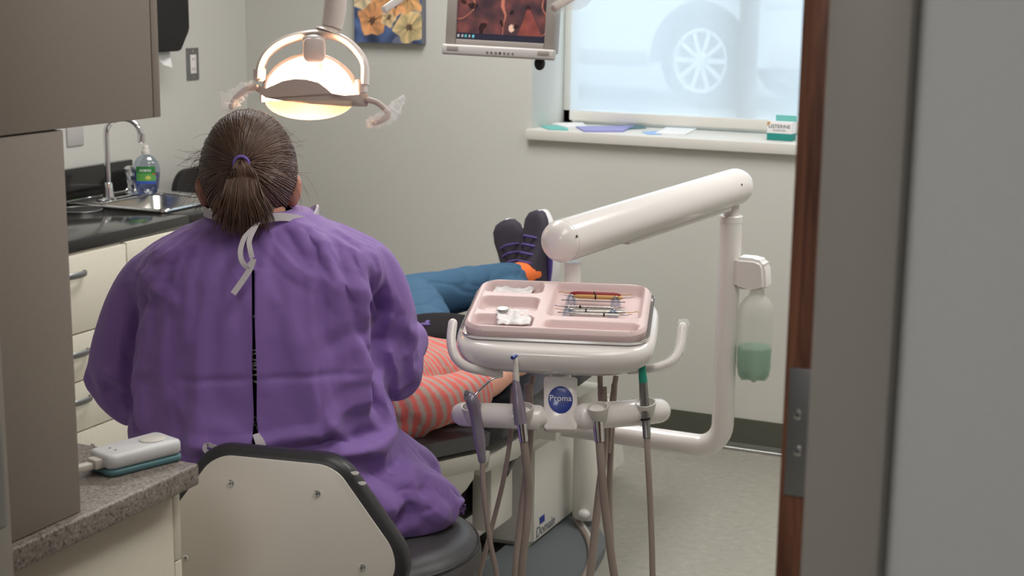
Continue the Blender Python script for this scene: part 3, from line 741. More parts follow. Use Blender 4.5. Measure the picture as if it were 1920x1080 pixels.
b = NB(); loft(b, [[V((-.043, y, .062)), V((-.043, y, .046)), V((-.03, y, .062))] for y in (-.0199, -.0194)]); obj('corner_flash', b, 'gold', t)

# ================================================================== DENTAL LIGHT
LD = 3.30
def L(px, py, d=0): return W(px, py, LD+d)
t = thing('operating_light', 'lit white dental operating light on a curved yoke above the clinician', 'dental light', L(590, 150))
b = NB(); yk = [(487, 150), (489, 128), (500, 104), (522, 84), (555, 70), (600, 64), (640, 72), (668, 94), (684, 122), (684, 160)]
tube(b, [L(x, y) for x, y in yk], [(.0095, .030)]*10, 12, 5, ref=L(590, 300)-L(590, 160)); obj('yoke', b, 'lampwhite', t, True)
b = NB(); tube(b, [L(617, 62), L(620, 54), L(622, 46)], [.034, .02, .014], 18, 3); tube(b, [L(622, 52), L(628, 20), L(634, -60)], [.023, .025, .022], 20, 2); obj('arm', b, 'lampwhite', t, True)
q = L(634, -60); b = NB(); tube(b, [q, V((q.x, q.y, q.z+.25)), V((q.x-.1, q.y+.2, ZC-.15)), V((q.x-.1, q.y+.2, ZC-.002))], .02, 14, 4); obj('ceiling_arm', b, 'lampwhite', t, True)
# reflector dish: concave, facing down towards the patient's mouth
def dish(bm, cx, cy, rx, ry, dep, a0, a1, th, off=0, n=26, m=10):
    for q in (0, 1):
        pass
    R = []
    for k in list(range(m+1)):
        s = k/m
        R.append([L(cx+(rx)*s*math.cos(a), cy-(ry)*s*math.sin(a), off+dep*(1-s*s)) for a in [a0+(a1-a0)*i/n for i in range(n+1)]])
    R2 = []
    for k in reversed(range(m+1)):
        s = k/m
        R2.append([L(cx+(rx+3)*s*math.cos(a), cy-(ry+3)*s*math.sin(a), off+dep*(1-s*s)+th) for a in [a0+(a1-a0)*i/n for i in range(n+1)]])
    return loft(bm, R+R2, cap=False, close=False)
obj('reflector', dish(NB(), 582, 186, 92, 84, .075, math.radians(-4), math.radians(184), .006), 'lampwhite', t, True, smooth=60)
b = NB(); ar = [L(497, 172), L(505, 146), L(530, 121), L(566, 106), L(600, 105), L(630, 117), L(655, 141), L(667, 168)]
tube(b, ar, [(.006, .012)]*8, 10, 5, ref=L(590, 300)-L(590, 160)); obj('reflector_rim', b, 'lampwhite', t, True)
LR = Matrix.Rotation(math.radians(33), 4, 'Z')
b = NB(); slab(b, rrect(.048, .054, .014, 6), -.014, .014, .006, Matrix.Translation(L(589, 94, -.035)) @ LR @ Matrix.Rotation(PI/2, 4, 'X')); o = obj('bulb_housing', b, 'lampwhite', t, True)
b = NB(); ell(b, L(588, 75, -.033), (.025, .020, .012), LR.to_3x3()); obj('housing_cap', b, 'plasticlight', o, True)
b = NB(); box(b, L(590, 118, -.010), (.038, .03, .05), .008, rot=LR.to_3x3()); obj('bulb_socket', b, 'lampwhite', o, True)
for x, y in ((487, 140), (677, 163)):
    b = NB(); p = L(x, y, -.008); cyl(b, p-V((0, 0, .014)), (0, 0, 1), .014, .03, 20, .004); obj('pivot_knob', b, 'lampwhite', t, True)
vis = [(476, 156), (498, 166), (512, 160), (530, 152), (552, 148), (575, 149), (597, 155), (612, 166), (622, 175), (645, 179), (690, 176), (692, 188), (688, 200), (640, 199), (585, 195), (530, 189), (498, 183), (478, 169)]
def vd(x): return -.055+.055*((x-585)/105)**2
b = NB(); loft(b, [[L(x, y, vd(x)) for x, y in vis], [L(x, y, vd(x)+.008) for x, y in vis]]); obj('visor', b, 'lampgrey', t, True, smooth=30)
R = []
for k in range(9):
    a = math.radians(90*k/8); c_, s_ = math.cos(a), math.sin(a)
    R.append([L(580+max(83*c_, .4)*math.cos(q), 189+36*s_, .05*max(c_, .01)*math.sin(q)-.005) for q in [2*PI*i/28 for i in range(28)]])
b = NB(); loft(b, R); obj('light_shield', b, 'lampglass', t, True, smooth=80)
b = NB(); ell(b, L(584, 150, .012), (.010, .010, .014)); obj('bulb', b, 'bulb', t, True)
for pts, wpts, rr, sd in (([(480, 163), (464, 166), (450, 176), (438, 190), (434, 200)], [(474, 160), (452, 172), (434, 186), (428, 205)], [.010, .015, .022, .012], 5), ([(690, 187), (708, 193), (724, 207), (728, 216), (714, 226), (702, 230)], [(757, 180), (742, 200), (730, 215), (706, 229), (687, 231)], [.004, .014, .016, .014, .006], 9)):
    b = NB(); tube(b, [L(x, y, -.01) for x, y in pts], .0065, 12, 5, round_=True); h = obj('handle', b, 'lampgrey', t, True)
    b = NB(); crinkle(b, [L(x, y, -.012) for x, y in wpts], rr, 12, 7, .5, sd); obj('plastic_wrap', b, 'wrap', h, True, smooth=0)
pl = bpy.data.lights.new('operating_lamp', 'POINT'); pl.energy = 3.4; pl.color = (1, .66, .40); pl.shadow_soft_size = .012
po = bpy.data.objects.new('operating_lamp', pl); COL.objects.link(po); po.location = L(584, 176, -.005)

# ================================================================== DENTAL CHAIR
AXC = -1.70
t = thing('dental_chair', 'reclined dental chair with dark vinyl cushions and white base', 'dental chair', (AXC, 3.6, 0))
def cushion(rows, th, edge=.03, n=14, bol=0):
    """rows: (y, z_top, half_width); upholstered pad with rounded edges"""
    ys = [r[0] for r in rows]; rings = []
    m = 16
    for i in range(m+1):
        y = ys[0]+(ys[-1]-ys[0])*i/m
        k = max(j for j in range(len(rows)-1) if ys[j] <= y+1e-9); f = (y-ys[k])/(ys[k+1]-ys[k])
        z = rows[k][1]*(1-f)+rows[k+1][1]*f; hw = rows[k][2]*(1-f)+rows[k+1][2]*f
        e = min(i, m-i)/m*(ys[-1]-ys[0]); sh = 1-.35*max(0, 1-e/edge)**2; hw2 = hw-.03*max(0, 1-e/edge)**2
        ring = []
        for j in range(n+1):
            x = -1+2*j/n; ring.append(V((AXC+hw2*x, y, z-th*.5*(1-sh)-(th*.45*abs(x)**8)+bol*abs(x)**4)))
        for j in range(n+1):
            x = 1-2*j/n; ring.append(V((AXC+hw2*x*.985, y, z-th+th*.4*(1-sh)+(bol*abs(x)**4)*.6)))
        rings.append(ring)
    return loft(NB(), rings)
obj('back_cushion', cushion([(2.56, .640, .20), (2.75, .612, .245), (3.08, .553, .25)], .05, bol=.02), 'vinyl', t, True, 60)
obj('headrest', cushion([(2.33, .70, .10), (2.45, .685, .125), (2.55, .66, .11)], .05), 'vinyl', t, True, 60)
obj('seat_cushion', cushion([(3.085, .552, .25), (3.3, .556, .255), (3.58, .585, .24)], .07, bol=.062), 'vinyl', t, True, 60)
obj('leg_rest', cushion([(3.585, .585, .24), (3.9, .578, .21), (4.28, .56, .17)], .06), 'vinyl', t, True, 60)
def shell(rows, th, x=.97):
    rings = []
    for y, z, hw, d in rows: rings.append([V((AXC-hw*x, y, z)), V((AXC+hw*x, y, z)), V((AXC+hw*x*.985, y, z-d*.5)), V((AXC+hw*.86, y, z-d)), V((AXC-hw*.86, y, z-d)), V((AXC-hw*x*.985, y, z-d*.5))])
    return loft(NB(), rings)
obj('back_shell', shell([(2.58, .588, .19, .03), (2.75, .560, .24, .04), (2.9, .535, .245, .05), (3.07, .503, .245, .05)], .04), 'white2', t, True, 40)
obj('hinge_cover', shell([(2.74, .520, .17, .03), (2.85, .50, .2, .075), (2.98, .48, .21, .09), (3.08, .455, .2, .06)], .06), 'white2', t, True, 40)
obj('seat_shell', shell([(3.09, .482, .235, .05), (3.3, .486, .24, .07), (3.57, .515, .23, .06)], .05), 'white2', t, True, 40)
obj('leg_rest_shell', shell([(3.59, .525, .225, .03), (3.9, .518, .20, .03), (4.26, .50, .15, .02)], .03), 'white2', t, True, 40)
b = NB(); box(b, (AXC, 3.3, .36), (.22, .40, .20), .02); obj('lift_bellows', b, 'black', t, True)
b = NB(); p = W(908, 838, 3.75); bx(p.x-.02, p.x+.035, p.y-.03, p.y+.10, .24, p.z, .008, bm=b); obj('side_cover', b, 'white2', t, True)
b = NB(); tube(b, [W(985, 812, 3.85), W(960, 850, 3.85), W(938, 890, 3.8)], [(.016, .034)]*3, 12, 4); obj('lift_link', b, 'vinylgrey', t, True)
# white base: long side cover, pod, rear box
def hull(pl, z0, z1, tap=.9, bev=.015):
    cx = sum(p[0] for p in pl)/len(pl); cy = sum(p[1] for p in pl)/len(pl); b = NB()
    loft(b, [[V((x, y, z0)) for x, y in pl], [V((cx+(x-cx)*tap, cy+(y-cy)*tap, z1)) for x, y in pl]])
    bmesh.ops.bevel(b, geom=b.edges[:], offset=bev, segments=3, affect='EDGES'); return b
obj('toe_kick', bx(-1.96, -1.745, 3.16, 4.0, .0305, .068), 'black', t, True)
obj('base_cover', hull([(-1.98, 3.12), (-1.728, 3.12), (-1.728, 4.03), (-1.98, 4.03)], .066, .33, .93), 'white2', t, True, 50)
obj('base_pod', hull([(-1.80, 3.64), (-1.612, 3.66), (-1.612, 4.06), (-1.80, 4.06)], .03, .315, .86, .015), 'white2', t, True, 50)
obj('rear_cover', hull([(-1.95, 4.08), (-1.60, 4.08), (-1.60, 4.42), (-1.95, 4.42)], .0305, .335, .85, .05), 'white2', t, True, 50)
b = NB(); p = onz(1098, 966, .055); lathe(b, [(.0001, 0), (.036, 0), (.04, .008), (.04, .24), (.03, .26), (.0001, .262)], 24, Matrix.Translation((p.x, p.y, .05))); obj('junction_column', b, 'white2', t, True)
b = NB(); ell(b, onz(1097, 955, .075)+V((.012, -.038, 0)), (.018, .016, .014)); obj('knob', b, 'white', t, True)
pl_ = [onz(905, 1075, 0), onz(968, 1022, 0), onz(1010, 985, 0), onz(1062, 952, 0), onz(1085, 958, 0), onz(1110, 985, 0), onz(1136, 1030, 0), onz(1132, 1046, 0), V((-1.40, 3.55, 0)), V((-1.42, 3.3, 0)), V((-1.5, 3.12, 0)), V((-1.9, 3.08, 0)), V((-1.95, 3.3, 0)), V((-1.95, 3.55, 0))]
b = NB(); loft(b, [[p for p in pl_], [p+V((0, 0, .022)) for p in pl_], [p*.996+V((-.004, .012, .03)) for p in pl_]]); obj('floor_plate', b, 'baseplate', t, True, 30)
# lettering on the pod side (faces +x)
TX = Matrix(((0, 0, 1, 0), (1, 0, 0, 0), (0, 1, 0, 0), (0, 0, 0, 1)))
po_ = onx(1026, 988, -1.607)
text('lettering', 'Domain', .042, 'greyink', t, Matrix.Translation((-1.6125, po_.y, po_.z)) @ Matrix.Rotation(math.radians(-2.5), 4, 'Y') @ TX, world=True, shear=.2)
pb = onx(1019, 974, -1.610)
obj('maker_mark', box(NB(), (-1.6150, pb.y, pb.z), (.003, .034, .02), rot=Matrix.Rotation(math.radians(-2.5), 3, 'Y')), 'bluebadge', t, True)
b = NB(); tube(b, [onz(1075, 968, .05), onz(1086, 985, .034), onz(1100, 1008, .034), onz(1106, 1032, .034), onz(1104, 1058, .034), onz(1080, 1110, .034)], .007, 8); obj('supply_hose', b, 'hose', t, True)
b = NB(); tube(b, [onz(1082, 966, .05), onz(1094, 985, .036), onz(1107, 1008, .036), onz(1112, 1034, .036), onz(1110, 1058, .036), onz(1090, 1110, .036)], .005, 8); obj('supply_hose', b, 'white2', t, True)
obj('hose_clip', box(NB(), onz(1082, 962, .055), (.03, .03, .012), .003), 'black', t, True)

# ================================================================== DELIVERY UNIT
TO = W(1050, 585, 2.9)
t = thing('delivery_unit', 'white dental delivery unit with tray table on a jointed arm', 'delivery unit', (TO.x, TO.y, TO.z), rot=(math.radians(9.5), 0, math.radians(17)))
TM = MW[t]
def TL(x, y, z): return TM @ V((x, y, z))
def sup(a, b, n=4.2, k=56, yo=0):
    out = []
    for i in range(k):
        q = 2*PI*i/k; c, s = math.cos(q), math.sin(q)
        out.append((a*math.copysign(abs(c)**(2/n), c), yo+b*math.copysign(abs(s)**(2/n), s)))
    return out
b = NB(); loft(b, [[V((x, y, z)) for x, y in sup(.188*s, .160*s2, 4.2, yo=-.012)] for z, s, s2 in ((-.070, .78, .70), (-.068, .84, .80), (-.058, .9, .88), (-.0565, .93, .92), (-.048, .975, .97), (-.034, 1.0, 1.0), (-.022, .995, .99), (-.014, .97, .965), (-.010, .93, .92), (-.0095, .5, .5))])
body = obj('table_body', b, 'white', t, smooth=50)
# side handles
b = NB(); tube(b, [W(935, 700, 2.83), W(900, 694, 2.80), W(872, 686, 2.79), W(853, 668, 2.79), W(846, 640, 2.80), W(849, 606, 2.82)], .0088, 16, 6, round_=True); obj('handle', b, 'white', t, True)
b = NB(); tube(b, [W(1180, 694, 2.86), W(1225, 690, 2.84), W(1258, 678, 2.84), W(1274, 655, 2.85), W(1280, 612, 2.87)], .0082, 16, 6, round_=True); h = obj('handle', b, 'white', t, True)
b = NB(); crinkle(b, [W(1228, 690, 2.84), W(1258, 679, 2.84), W(1274, 655, 2.85), W(1279, 625, 2.865), W(1282, 606, 2.87), W(1284, 598, 2.87)], [.0098, .011, .0105, .0105, .011, .006], 12, 6, .18, 4); obj('plastic_wrap', b, 'wrap', h, True, smooth=0)
# neck with badge, holder bars
n0, n1 = W(1051, 706, 2.80), W(1051, 806, 2.775)
nd = (n0-n1); nx_ = V((math.cos(math.radians(22)), math.sin(math.radians(22)), 0)); nn = nx_.cross(nd).normalized()  # facing
if nn.y > 0: nn = -nn
fr = Matrix((nx_, nd.normalized(), nn)).transposed().to_4x4()
NM = Matrix.Translation((n0+n1)/2) @ fr
b = NB(); slab(b, rrect(.062, nd.length, .006, 4), -.035, .0, .004, NM); nk = obj('neck', b, 'white', t, True)
b = NB(); slab(b, [(.0225*math.cos(a), .006+.0255*math.sin(a)) for a in [2*PI*k/40 for k in range(40)]], 0, .0012, .0004, NM); bd = obj('badge', b, 'bluebadge', nk, True); 
text('lettering', 'Proma', .0155, 'whiteink', bd, NM @ Matrix.Translation((0, .0085, .0014)), world=True, ext=.0003)
b = NB(); bx(-.004, .015, .0015, .0022, .0011, .0016, bm=b); b.transform(NM); obj('tagline', b, 'greyink', bd, True)
b = NB(); tube(b, [W(1051, 795, 2.80), W(1051, 720, 2.86), W(1051, 700, 2.9)], .02, 12, 3); obj('neck_post', b, 'white2', nk, True)
cups = []
for pts in ([(1014, 784, 2.795), (1008, 783, 2.795), (950, 780, 2.80), (900, 778, 2.83), (868, 776, 2.865)], [(1088, 782, 2.79), (1094, 781.5, 2.79), (1150, 777, 2.805), (1200, 773, 2.83), (1236, 770, 2.875)]):
    b = NB(); tube(b, [W(*p) for p in pts], [(.018, .016), (.0245, .022), (.0245, .022), (.0245, .022), (.0235, .022)], 20, 6, ref=(0, 0, 1), round_=True); o = obj('holder_bar', b, 'white', t, True, 60); cups.append(o)
for px, py, d, bi in ((886, 775, 2.815, 0), (982, 778, 2.775, 0), (1122, 776, 2.775, 1), (1211, 768, 2.815, 1)):
    b = NB(); p = W(px, py, d); lathe(b, [(.010, -.020), (.0125, -.018), (.0195, .012), (.0195, .016), (.0175, .016), (.0115, -.006), (.0105, -.012)], 24, axis_M(p, V((0, -.25, 1)))); obj('holder_cup', b, 'white2', cups[bi], True, 60)
# stub, spring arm, post, lower tube
b = NB(); q = W(1074, 500, 3.06); cyl(b, (q.x, q.y, TO.z+.01), (0, 0, 1), .017, q.z-TO.z, 20); obj('swivel_stub', b, 'white', t, True)
a0, a1 = W(1050, 453, 3.02), W(1376, 351, 3.55)
ad = (a1-a0).normalized()
arm = NB(); prof = [(.0001, -.034), (.014, -.032), (.028, -.025), (.038, -.012), (.0425, .0), (.0432, .004), (.0432, .0)][:6]
Ln = (a1-a0).length
lathe(arm, [(.0432, .006), (.0432, Ln), (.0425, Ln+.012), (.038, Ln+.026), (.028, Ln+.037), (.012, Ln+.043), (.0001, Ln+.044)], 36, axis_M(a0, ad)); ar_ = obj('spring_arm', arm, 'white', t, True, 60)
b = NB(); lathe(b, prof+[(.0428, .0055), (.0001, .0055)], 36, axis_M(a0, ad)); obj('end_cap', b, 'white', ar_, True, 60)
for px, py, d in ((1092, 446, 2.985), (1386, 350, 3.50)):
    p = W(px, py, d); c_ = a0+ad*((p-a0).dot(ad)); o_ = (V((0, 0, H))-c_); o_ = (o_-ad*o_.dot(ad)).normalized()
    obj('screw', cyl(NB(), c_+o_*.0425, o_, .0026, .0016, 10), 'seam', ar_, True)
b = NB(); c_ = a0+ad*(Ln*.62); box(b, c_-V((0, 0, .040)), (.05, Ln*.62, .010), .003, rot=V((0, 1, 0)).rotation_difference(ad).to_matrix()); obj('arm_underplate', b, 'white', ar_, True)
pt = W(1371, 405, 3.55); PX, PY = pt.x, pt.y
pz = W(1352, 868, 3.55).z
b = NB(); cyl(b, (PX, PY, pt.z-.01), (0, 0, 1), .0185, .05, 20); obj('post_neck', b, 'white', t, True)
b = NB(); cyl(b, (PX, PY, pt.z-.016), (0, 0, 1), .0272, .018, 24, .002); obj('collar', b, 'white', t, True)
r = .062
pts = [V((PX, PY, pt.z-.012)), V((PX, PY, pz+r))] + [V((PX-r+r*math.cos(a), PY, pz+r-r*math.sin(a))) for a in [PI/2*k/8 for k in range(1, 9)]] + [V((-1.43, PY, pz))]
b = NB(); tube(b, pts, .0265, 24, 0); obj('post', b, 'white', t, True, 60)
b = NB(); bx(-1.50, -1.415, PY-.05, PY+.045, pz-.03, pz+.03, .01, bm=b); obj('mount_block', b, 'white2', t, True)
b = NB(); bx(-1.52, -1.40, PY-.07, PY+.06, pz+.03, pz+.042, .004, bm=b); obj('mount_plate', b, 'white2', t, True)
# bottle bracket on the post
q0 = W(1384, 510, 3.55)
b = NB(); p_ = [(0, -.038), (0, .036), (.05, .036), (.066, .03), (.073, .018), (.078, -.036), (.04, -.038)]
loft(b, [[V((PX+.02+x, PY+y, q0.z+z)) for x, z in p_] for y in (-.03, .03)]); bmesh.ops.bevel(b, geom=b.edges[:], offset=.008, segments=3, affect='EDGES'); obj('bottle_bracket', b, 'white', t, True, 50)
# rear umbilical hoses under the table
for x0, y0, x1, y1, x2, y2 in ((1125, 705, 1127, 760, 1135, 850), (1155, 705, 1147, 760, 1140, 850), (1000, 705, 990, 760, 985, 850)):
    b = NB(); tube(b, [W(x0, y0, 2.95), W(x1, y1, 2.94), W(x2, y2, 2.93)], .0055, 10); obj('umbilical_hose', b, 'hose', t, True)
# water bottle
wc = W(1414, 545, 3.55)
wb = W(1414, 722, 3.55)
hb_ = wc.z-wb.z
t2 = thing('water_bottle', 'translucent white bottle with teal liquid hanging from the delivery post', 'bottle', (PX+.07, PY, wb.z))
def pet(z, r, lob): return [V((r*(1+lob*math.cos(5*a))*math.cos(a), r*(1+lob*math.cos(5*a))*math.sin(a), z+(.010*(1-math.cos(5*a))*.5 if lob else 0))) for a in [2*PI*k/40 for k in range(40)]]
R = [pet(0, .012, 0), pet(.0, .026, .12), pet(.012, .036, .05), pet(.03, .040, 0), pet(hb_-.06, .0412, 0), pet(hb_-.04, .0395, 0), pet(hb_-.022, .030, 0), pet(hb_-.012, .019, 0), pet(hb_-.004, .0165, 0), pet(hb_+.008, .0165, 0)]
obj('bottle_body', loft(NB(), R), 'bottle', t2, smooth=60)
zl = W(1414, 655, 3.55).z-wb.z
R = [pet(.002, .010, 0), pet(.003, .024, .12), pet(.014, .034, .05), pet(.03, .038, 0), pet(zl, .0385, 0)]
obj('liquid', loft(NB(), R), 'mouthwash', t2, smooth=60)
# ---------------------------------------------------------------- pink tray on metal tray
TR = rrect(.345, .262, .038, 8)
MT = TM
tr0 = thing('metal_tray', 'thin metal tray under the pink instrument tray', 'tray', TL(0, 0, -.0092), rot=(math.radians(9.5), 0, math.radians(17)))
b = NB(); slab(b, TR, .0, .003, .001); obj('plate', b, 'traymetal', tr0); 
b = NB()
o1 = [V((x, y, .002)) for x, y in rrect(.349, .266, .04, 8)]; o2 = [V((x, y, .008)) for x, y in rrect(.353, .270, .042, 8)]; o3 = [V((x, y, .0085)) for x, y in rrect(.350, .267, .04, 8)]; o4 = [V((x, y, .003)) for x, y in rrect(.346, .263, .038, 8)]
loft(b, [o1, o2, o3, o4, o1], cap=False); obj('rim', b, 'chrome', tr0)
pk = thing('instrument_tray', 'pale pink divided plastic tray on the delivery table', 'tray', TL(0, 0, -.006), rot=(math.radians(9.5), 0, math.radians(17)))
TW, TH, RC = .340, .256, .042
comps = [(-.157, -.040, .058, .118), (-.157, -.040, -.038, .038), (-.157, -.040, -.118, -.056), (-.022, .157, -.055, .118), (-.022, .157, -.118, -.074)]
def rr_sdf(x, y, x0, x1, y0, y1, r):
    cx, cy, hx, hy = (x0+x1)/2, (y0+y1)/2, (x1-x0)/2-r, (y1-y0)/2-r
    qx, qy = abs(x-cx)-hx, abs(y-cy)-hy
    return math.hypot(max(qx, 0), max(qy, 0))+min(max(qx, qy), 0)-r
def tray_h(x, y):
    d = min(rr_sdf(x, y, *c_, .016) for c_ in comps)
    k = max(0, min(1, (d+.009)/.009)); k = k*k*(3-2*k)
    e = -rr_sdf(x, y, -TW/2, TW/2, -TH/2, TH/2, RC)
    edge = 0 if e > .008 else -.006*(1-e/.008)**2
    return .003+.017*k+edge+(.002 if e < .012 and e > .004 else 0)
NX, NY = 150, 114; vid = {}; vs = []; fs = []
def inside(x, y): return rr_sdf(x, y, -TW/2, TW/2, -TH/2, TH/2, RC) <= 0
gx_ = [-TW/2-.002+(TW+.004)*i/NX for i in range(NX+1)]; gy_ = [-TH/2-.002+(TH+.004)*j/NY for j in range(NY+1)]
def vert(i, j):
    if (i, j) in vid: return vid[i, j]
    x, y = gx_[i], gy_[j]
    for _ in range(4):
        d = rr_sdf(x, y, -TW/2, TW/2, -TH/2, TH/2, RC)
        if d <= 0: break
        e = 1e-4; ddx = (rr_sdf(x+e, y, -TW/2, TW/2, -TH/2, TH/2, RC)-d)/e; ddy = (rr_sdf(x, y+e, -TW/2, TW/2, -TH/2, TH/2, RC)-d)/e
        x -= ddx*d; y -= ddy*d
    vid[i, j] = len(vs); vs.append((x, y, tray_h(x, y))); return vid[i, j]
for j in range(NY):
    for i in range(NX):
        if any(inside(gx_[a], gy_[c_]) for a, c_ in ((i, j), (i+1, j), (i+1, j+1), (i, j+1))): fs.append((vert(i, j), vert(i+1, j), vert(i+1, j+1), vert(i, j+1)))
me = bpy.data.meshes.new('shell'); me.from_pydata(vs, [], fs); bm_ = NB(); bm_.from_mesh(me); bpy.data.meshes.remove(me)
bmesh.ops.remove_doubles(bm_, verts=bm_.verts[:], dist=1e-5)
be = [e for e in bm_.edges if e.is_boundary]
ex = bmesh.ops.extrude_edge_only(bm_, edges=be); nv = [g for g in ex['geom'] if isinstance(g, bmesh.types.BMVert)]
for v_ in nv: v_.co.z = .0; v_.co.x *= .985; v_.co.y *= .982
bmesh.ops.holes_fill(bm_, edges=[e for e in bm_.edges if e.is_boundary])
obj('shell', bm_, 'pink', pk, smooth=50)
# instruments in the tray (tray frame: x right, y away, z up)
PM = MW[pk]
def in_tray(name, label, cat, x, y, z, rz=0, group=None):
    p = PM @ V((x, y, z)); 
    o = thing(name, label, cat, p, rot=(math.radians(9.5), 0, math.radians(17)+rz), group=group); return o
rk = in_tray('instrument_rack', 'small wire rack with clear clips inside the pink tray', 'instrument rack', .06, .008, .0032)
for y in (.032, -.034):
    b = NB(); tube(b, [(-.062, y, .012), (0, y, .012), (.062, y, .012)], .0012, 8); obj('rail', b, 'chrome', rk)
    for x in (-.043, .043):
        b = NB(); tube(b, [(x-.008, y, .0012), (x-.006, y, .016), (x, y, .0225), (x+.006, y, .016), (x+.008, y, .0012)], .0028, 8, 5); ell(b, (x, y, .012), (.007, .002, .010), u=12, v=8); obj('clip', b, 'clear', rk)
def instrument(label, x0, x1, y, z, r, hm, tipm, band, knurl=False, group='double-ended dental instruments in the pink tray', tipl=.022, rz=0):
    c_ = (x0+x1)/2; h_ = (x1-x0)/2
    o = in_tray('dental_instrument', label, 'dental tool', c_, y, z, rz, None)
    b = NB()
    if knurl:
        n = 30; pr = [(.0008, -h_)]+[(r*(1 if i % 2 else .72), -h_+.004+(2*h_-.008)*i/n) for i in range(n+1)]+[(.0008, h_)]
    else: pr = [(.0012, -h_), (r*.8, -h_+.006), (r, -h_+.014), (r, -.002), (r, .002), (r, h_-.014), (r*.8, h_-.006), (.0012, h_)]
    lathe(b, pr, 14, axis_M((0, 0, 0), (1, 0, 0))); obj('handle', b, hm, o, smooth=30)
    for s in (-1, 1):
        b = NB(); tube(b, [(s*(h_-.002), 0, 0), (s*(h_+tipl*.5), 0, .0005), (s*(h_+tipl*.85), .002, .002), (s*(h_+tipl), .005, -.001), (s*(h_+tipl*.93), .009, -.002)], [.0012, .0008, .0007, .0005, .0003], 8); obj('tip', b, tipm, o)
    if band is not None: obj('band', cyl(NB(), (band-.0015, 0, 0), (1, 0, 0), r+.0006, .003, 16), 'black', o)
    return o
instrument('red-handled double-ended dental instrument with a black band', .013, .112, .062, .0215, .0042, 'red', 'gold', -.002)
instrument('gold-handled double-ended dental instrument with a black band', .020, .118, .048, .0208, .0043, 'gold', 'chrome', -.005)
instrument('knurled silver dental instrument between rack rails', .006, .102, .004, .016, .0034, 'steel', 'chrome', -.016, True)
instrument('thick smooth silver dental instrument with a tan tip', .014, .128, -.012, .0152, .0044, 'steel', 'gold', -.02)
instrument('slim silver dental instrument at the front of the rack', .020, .118, -.034, .0178, .0032, 'steel', 'chrome', .018)
def tissue(label, x, y, w, h, sd, z=.004, rz=0):
    o = in_tray('tissue', label, 'tissue', x, y, z, rz, None)
    n = 14; b = NB(); rd = random.Random(sd); g = []
    for j in range(n+1):
        for i in range(n+1):
            u, v_ = i/n-.5, j/n-.5
            zz = .004+.010*abs(noise.noise(V((u*4+sd, v_*4, sd))))+.004*abs(noise.noise(V((u*9, v_*9, sd*2.))))
            g.append(b.verts.new((u*w+.004*noise.noise(V((u*5, v_*5, 9))), v_*h, zz)))
    for j in range(n):
        for i in range(n): b.faces.new((g[j*(n+1)+i], g[j*(n+1)+i+1], g[(j+1)*(n+1)+i+1], g[(j+1)*(n+1)+i]))
    m_ = obj('sheet', b, 'paper', o, smooth=30); s_ = m_.modifiers.new('s', 'SOLIDIFY'); s_.thickness = .0006
    return o
tissue('folded white tissue in the rear left pocket of the pink tray', -.102, .088, .078, .052, 2, rz=-.15)
o = tissue('crumpled white tissue draped in the front left pocket of the pink tray', -.080, -.068, .062, .072, 5, z=.014, rz=.2)
o = in_tray('dappen_dish', 'small round grey metal dish beside the crumpled tissue in the pink tray', 'dish', -.104, -.045, .0185)
obj('body', cyl(NB(), (0, 0, 0), (0, 0, 1), .0105, .007, 20, .0015), 'satin', o)
obj('rim', lathe(NB(), [(.0085, .0065), (.0105, .0065), (.010, .0085), (.009, .0085)], 20), 'steel', o)
# ---------------------------------------------------------------- handpieces held in the cups
def hose(parent, pts, r=.0055, m='hose'):
    b = NB(); tube(b, [W(*p) for p in pts], r, 10, 7); return obj('hose', b, m, parent, True)
q = W(897, 800, 2.79)
t = thing('air_water_syringe', 'grey air-water syringe with a bent chrome nozzle in the holder', 'dental tool', q)
b = NB(); tube(b, [W(879, 742, 2.79), W(886, 752, 2.79), W(893, 785, 2.80), W(899, 825, 2.80), W(904, 862, 2.80)], [.009, .0125, .011, .0105, .0075], 16, 5, round_=True); hd_ = obj('body', b, 'greyhand', t, True)
b = NB(); tube(b, [W(888, 744, 2.79), W(898, 733, 2.79), W(914, 718, 2.79), W(924, 710, 2.79), W(943, 706, 2.79)], [.0035, .0026, .0024, .0022, .0018], 10, 5); obj('nozzle', b, 'chrome', t, True)
for x, y in ((874, 737), (873, 748)): obj('button', cyl(NB(), W(x+3, y, 2.788), W(x-10, y-6, 2.76)-W(x, y, 2.788), .005, .007, 14, .001), 'satin', hd_, True)
hose(t, [(904, 862, 2.80), (908, 930, 2.80), (918, 1010, 2.81), (932, 1080, 2.83), (940, 1150, 2.85), (920, 1205, 2.88), (896, 1150, 2.9), (898, 1085, 2.9), (922, 990, 2.92), (944, 900, 2.93), (958, 810, 2.94), (962, 725, 2.94)], .0048)
q = W(977, 790, 2.76)
t = thing('polishing_handpiece', 'grey handpiece with a white prophy angle tip in the holder', 'dental tool', q)
b = NB(); tube(b, [W(967, 712, 2.755), W(970, 735, 2.755), W(973, 765, 2.755), (W(977, 795, 2.755))], [.0062, .0085, .0115, .0122], 18, 4); obj('body', b, 'greyhand', t, True)
b = NB(); tube(b, [W(966, 668, 2.75), W(967, 678, 2.75), W(967, 690, 2.753), W(968, 714, 2.755)], [.0042, .0046, .0052, .0062], 14, 4, round_=True); ax_ = obj('prophy_angle', b, 'white2', t, True)
b = NB(); tube(b, [W(968, 667, 2.75), W(960, 671, 2.74)], [.0035, .0035], 12, 3); obj('polishing_cup', b, 'bluebadge', ax_, True)
b = NB(); tube(b, [W(978, 794, 2.755), W(980, 810, 2.755), W(982, 828, 2.756)], [.0095, .0085, .008], 16, 3); obj('connector', b, 'chrome', t, True)
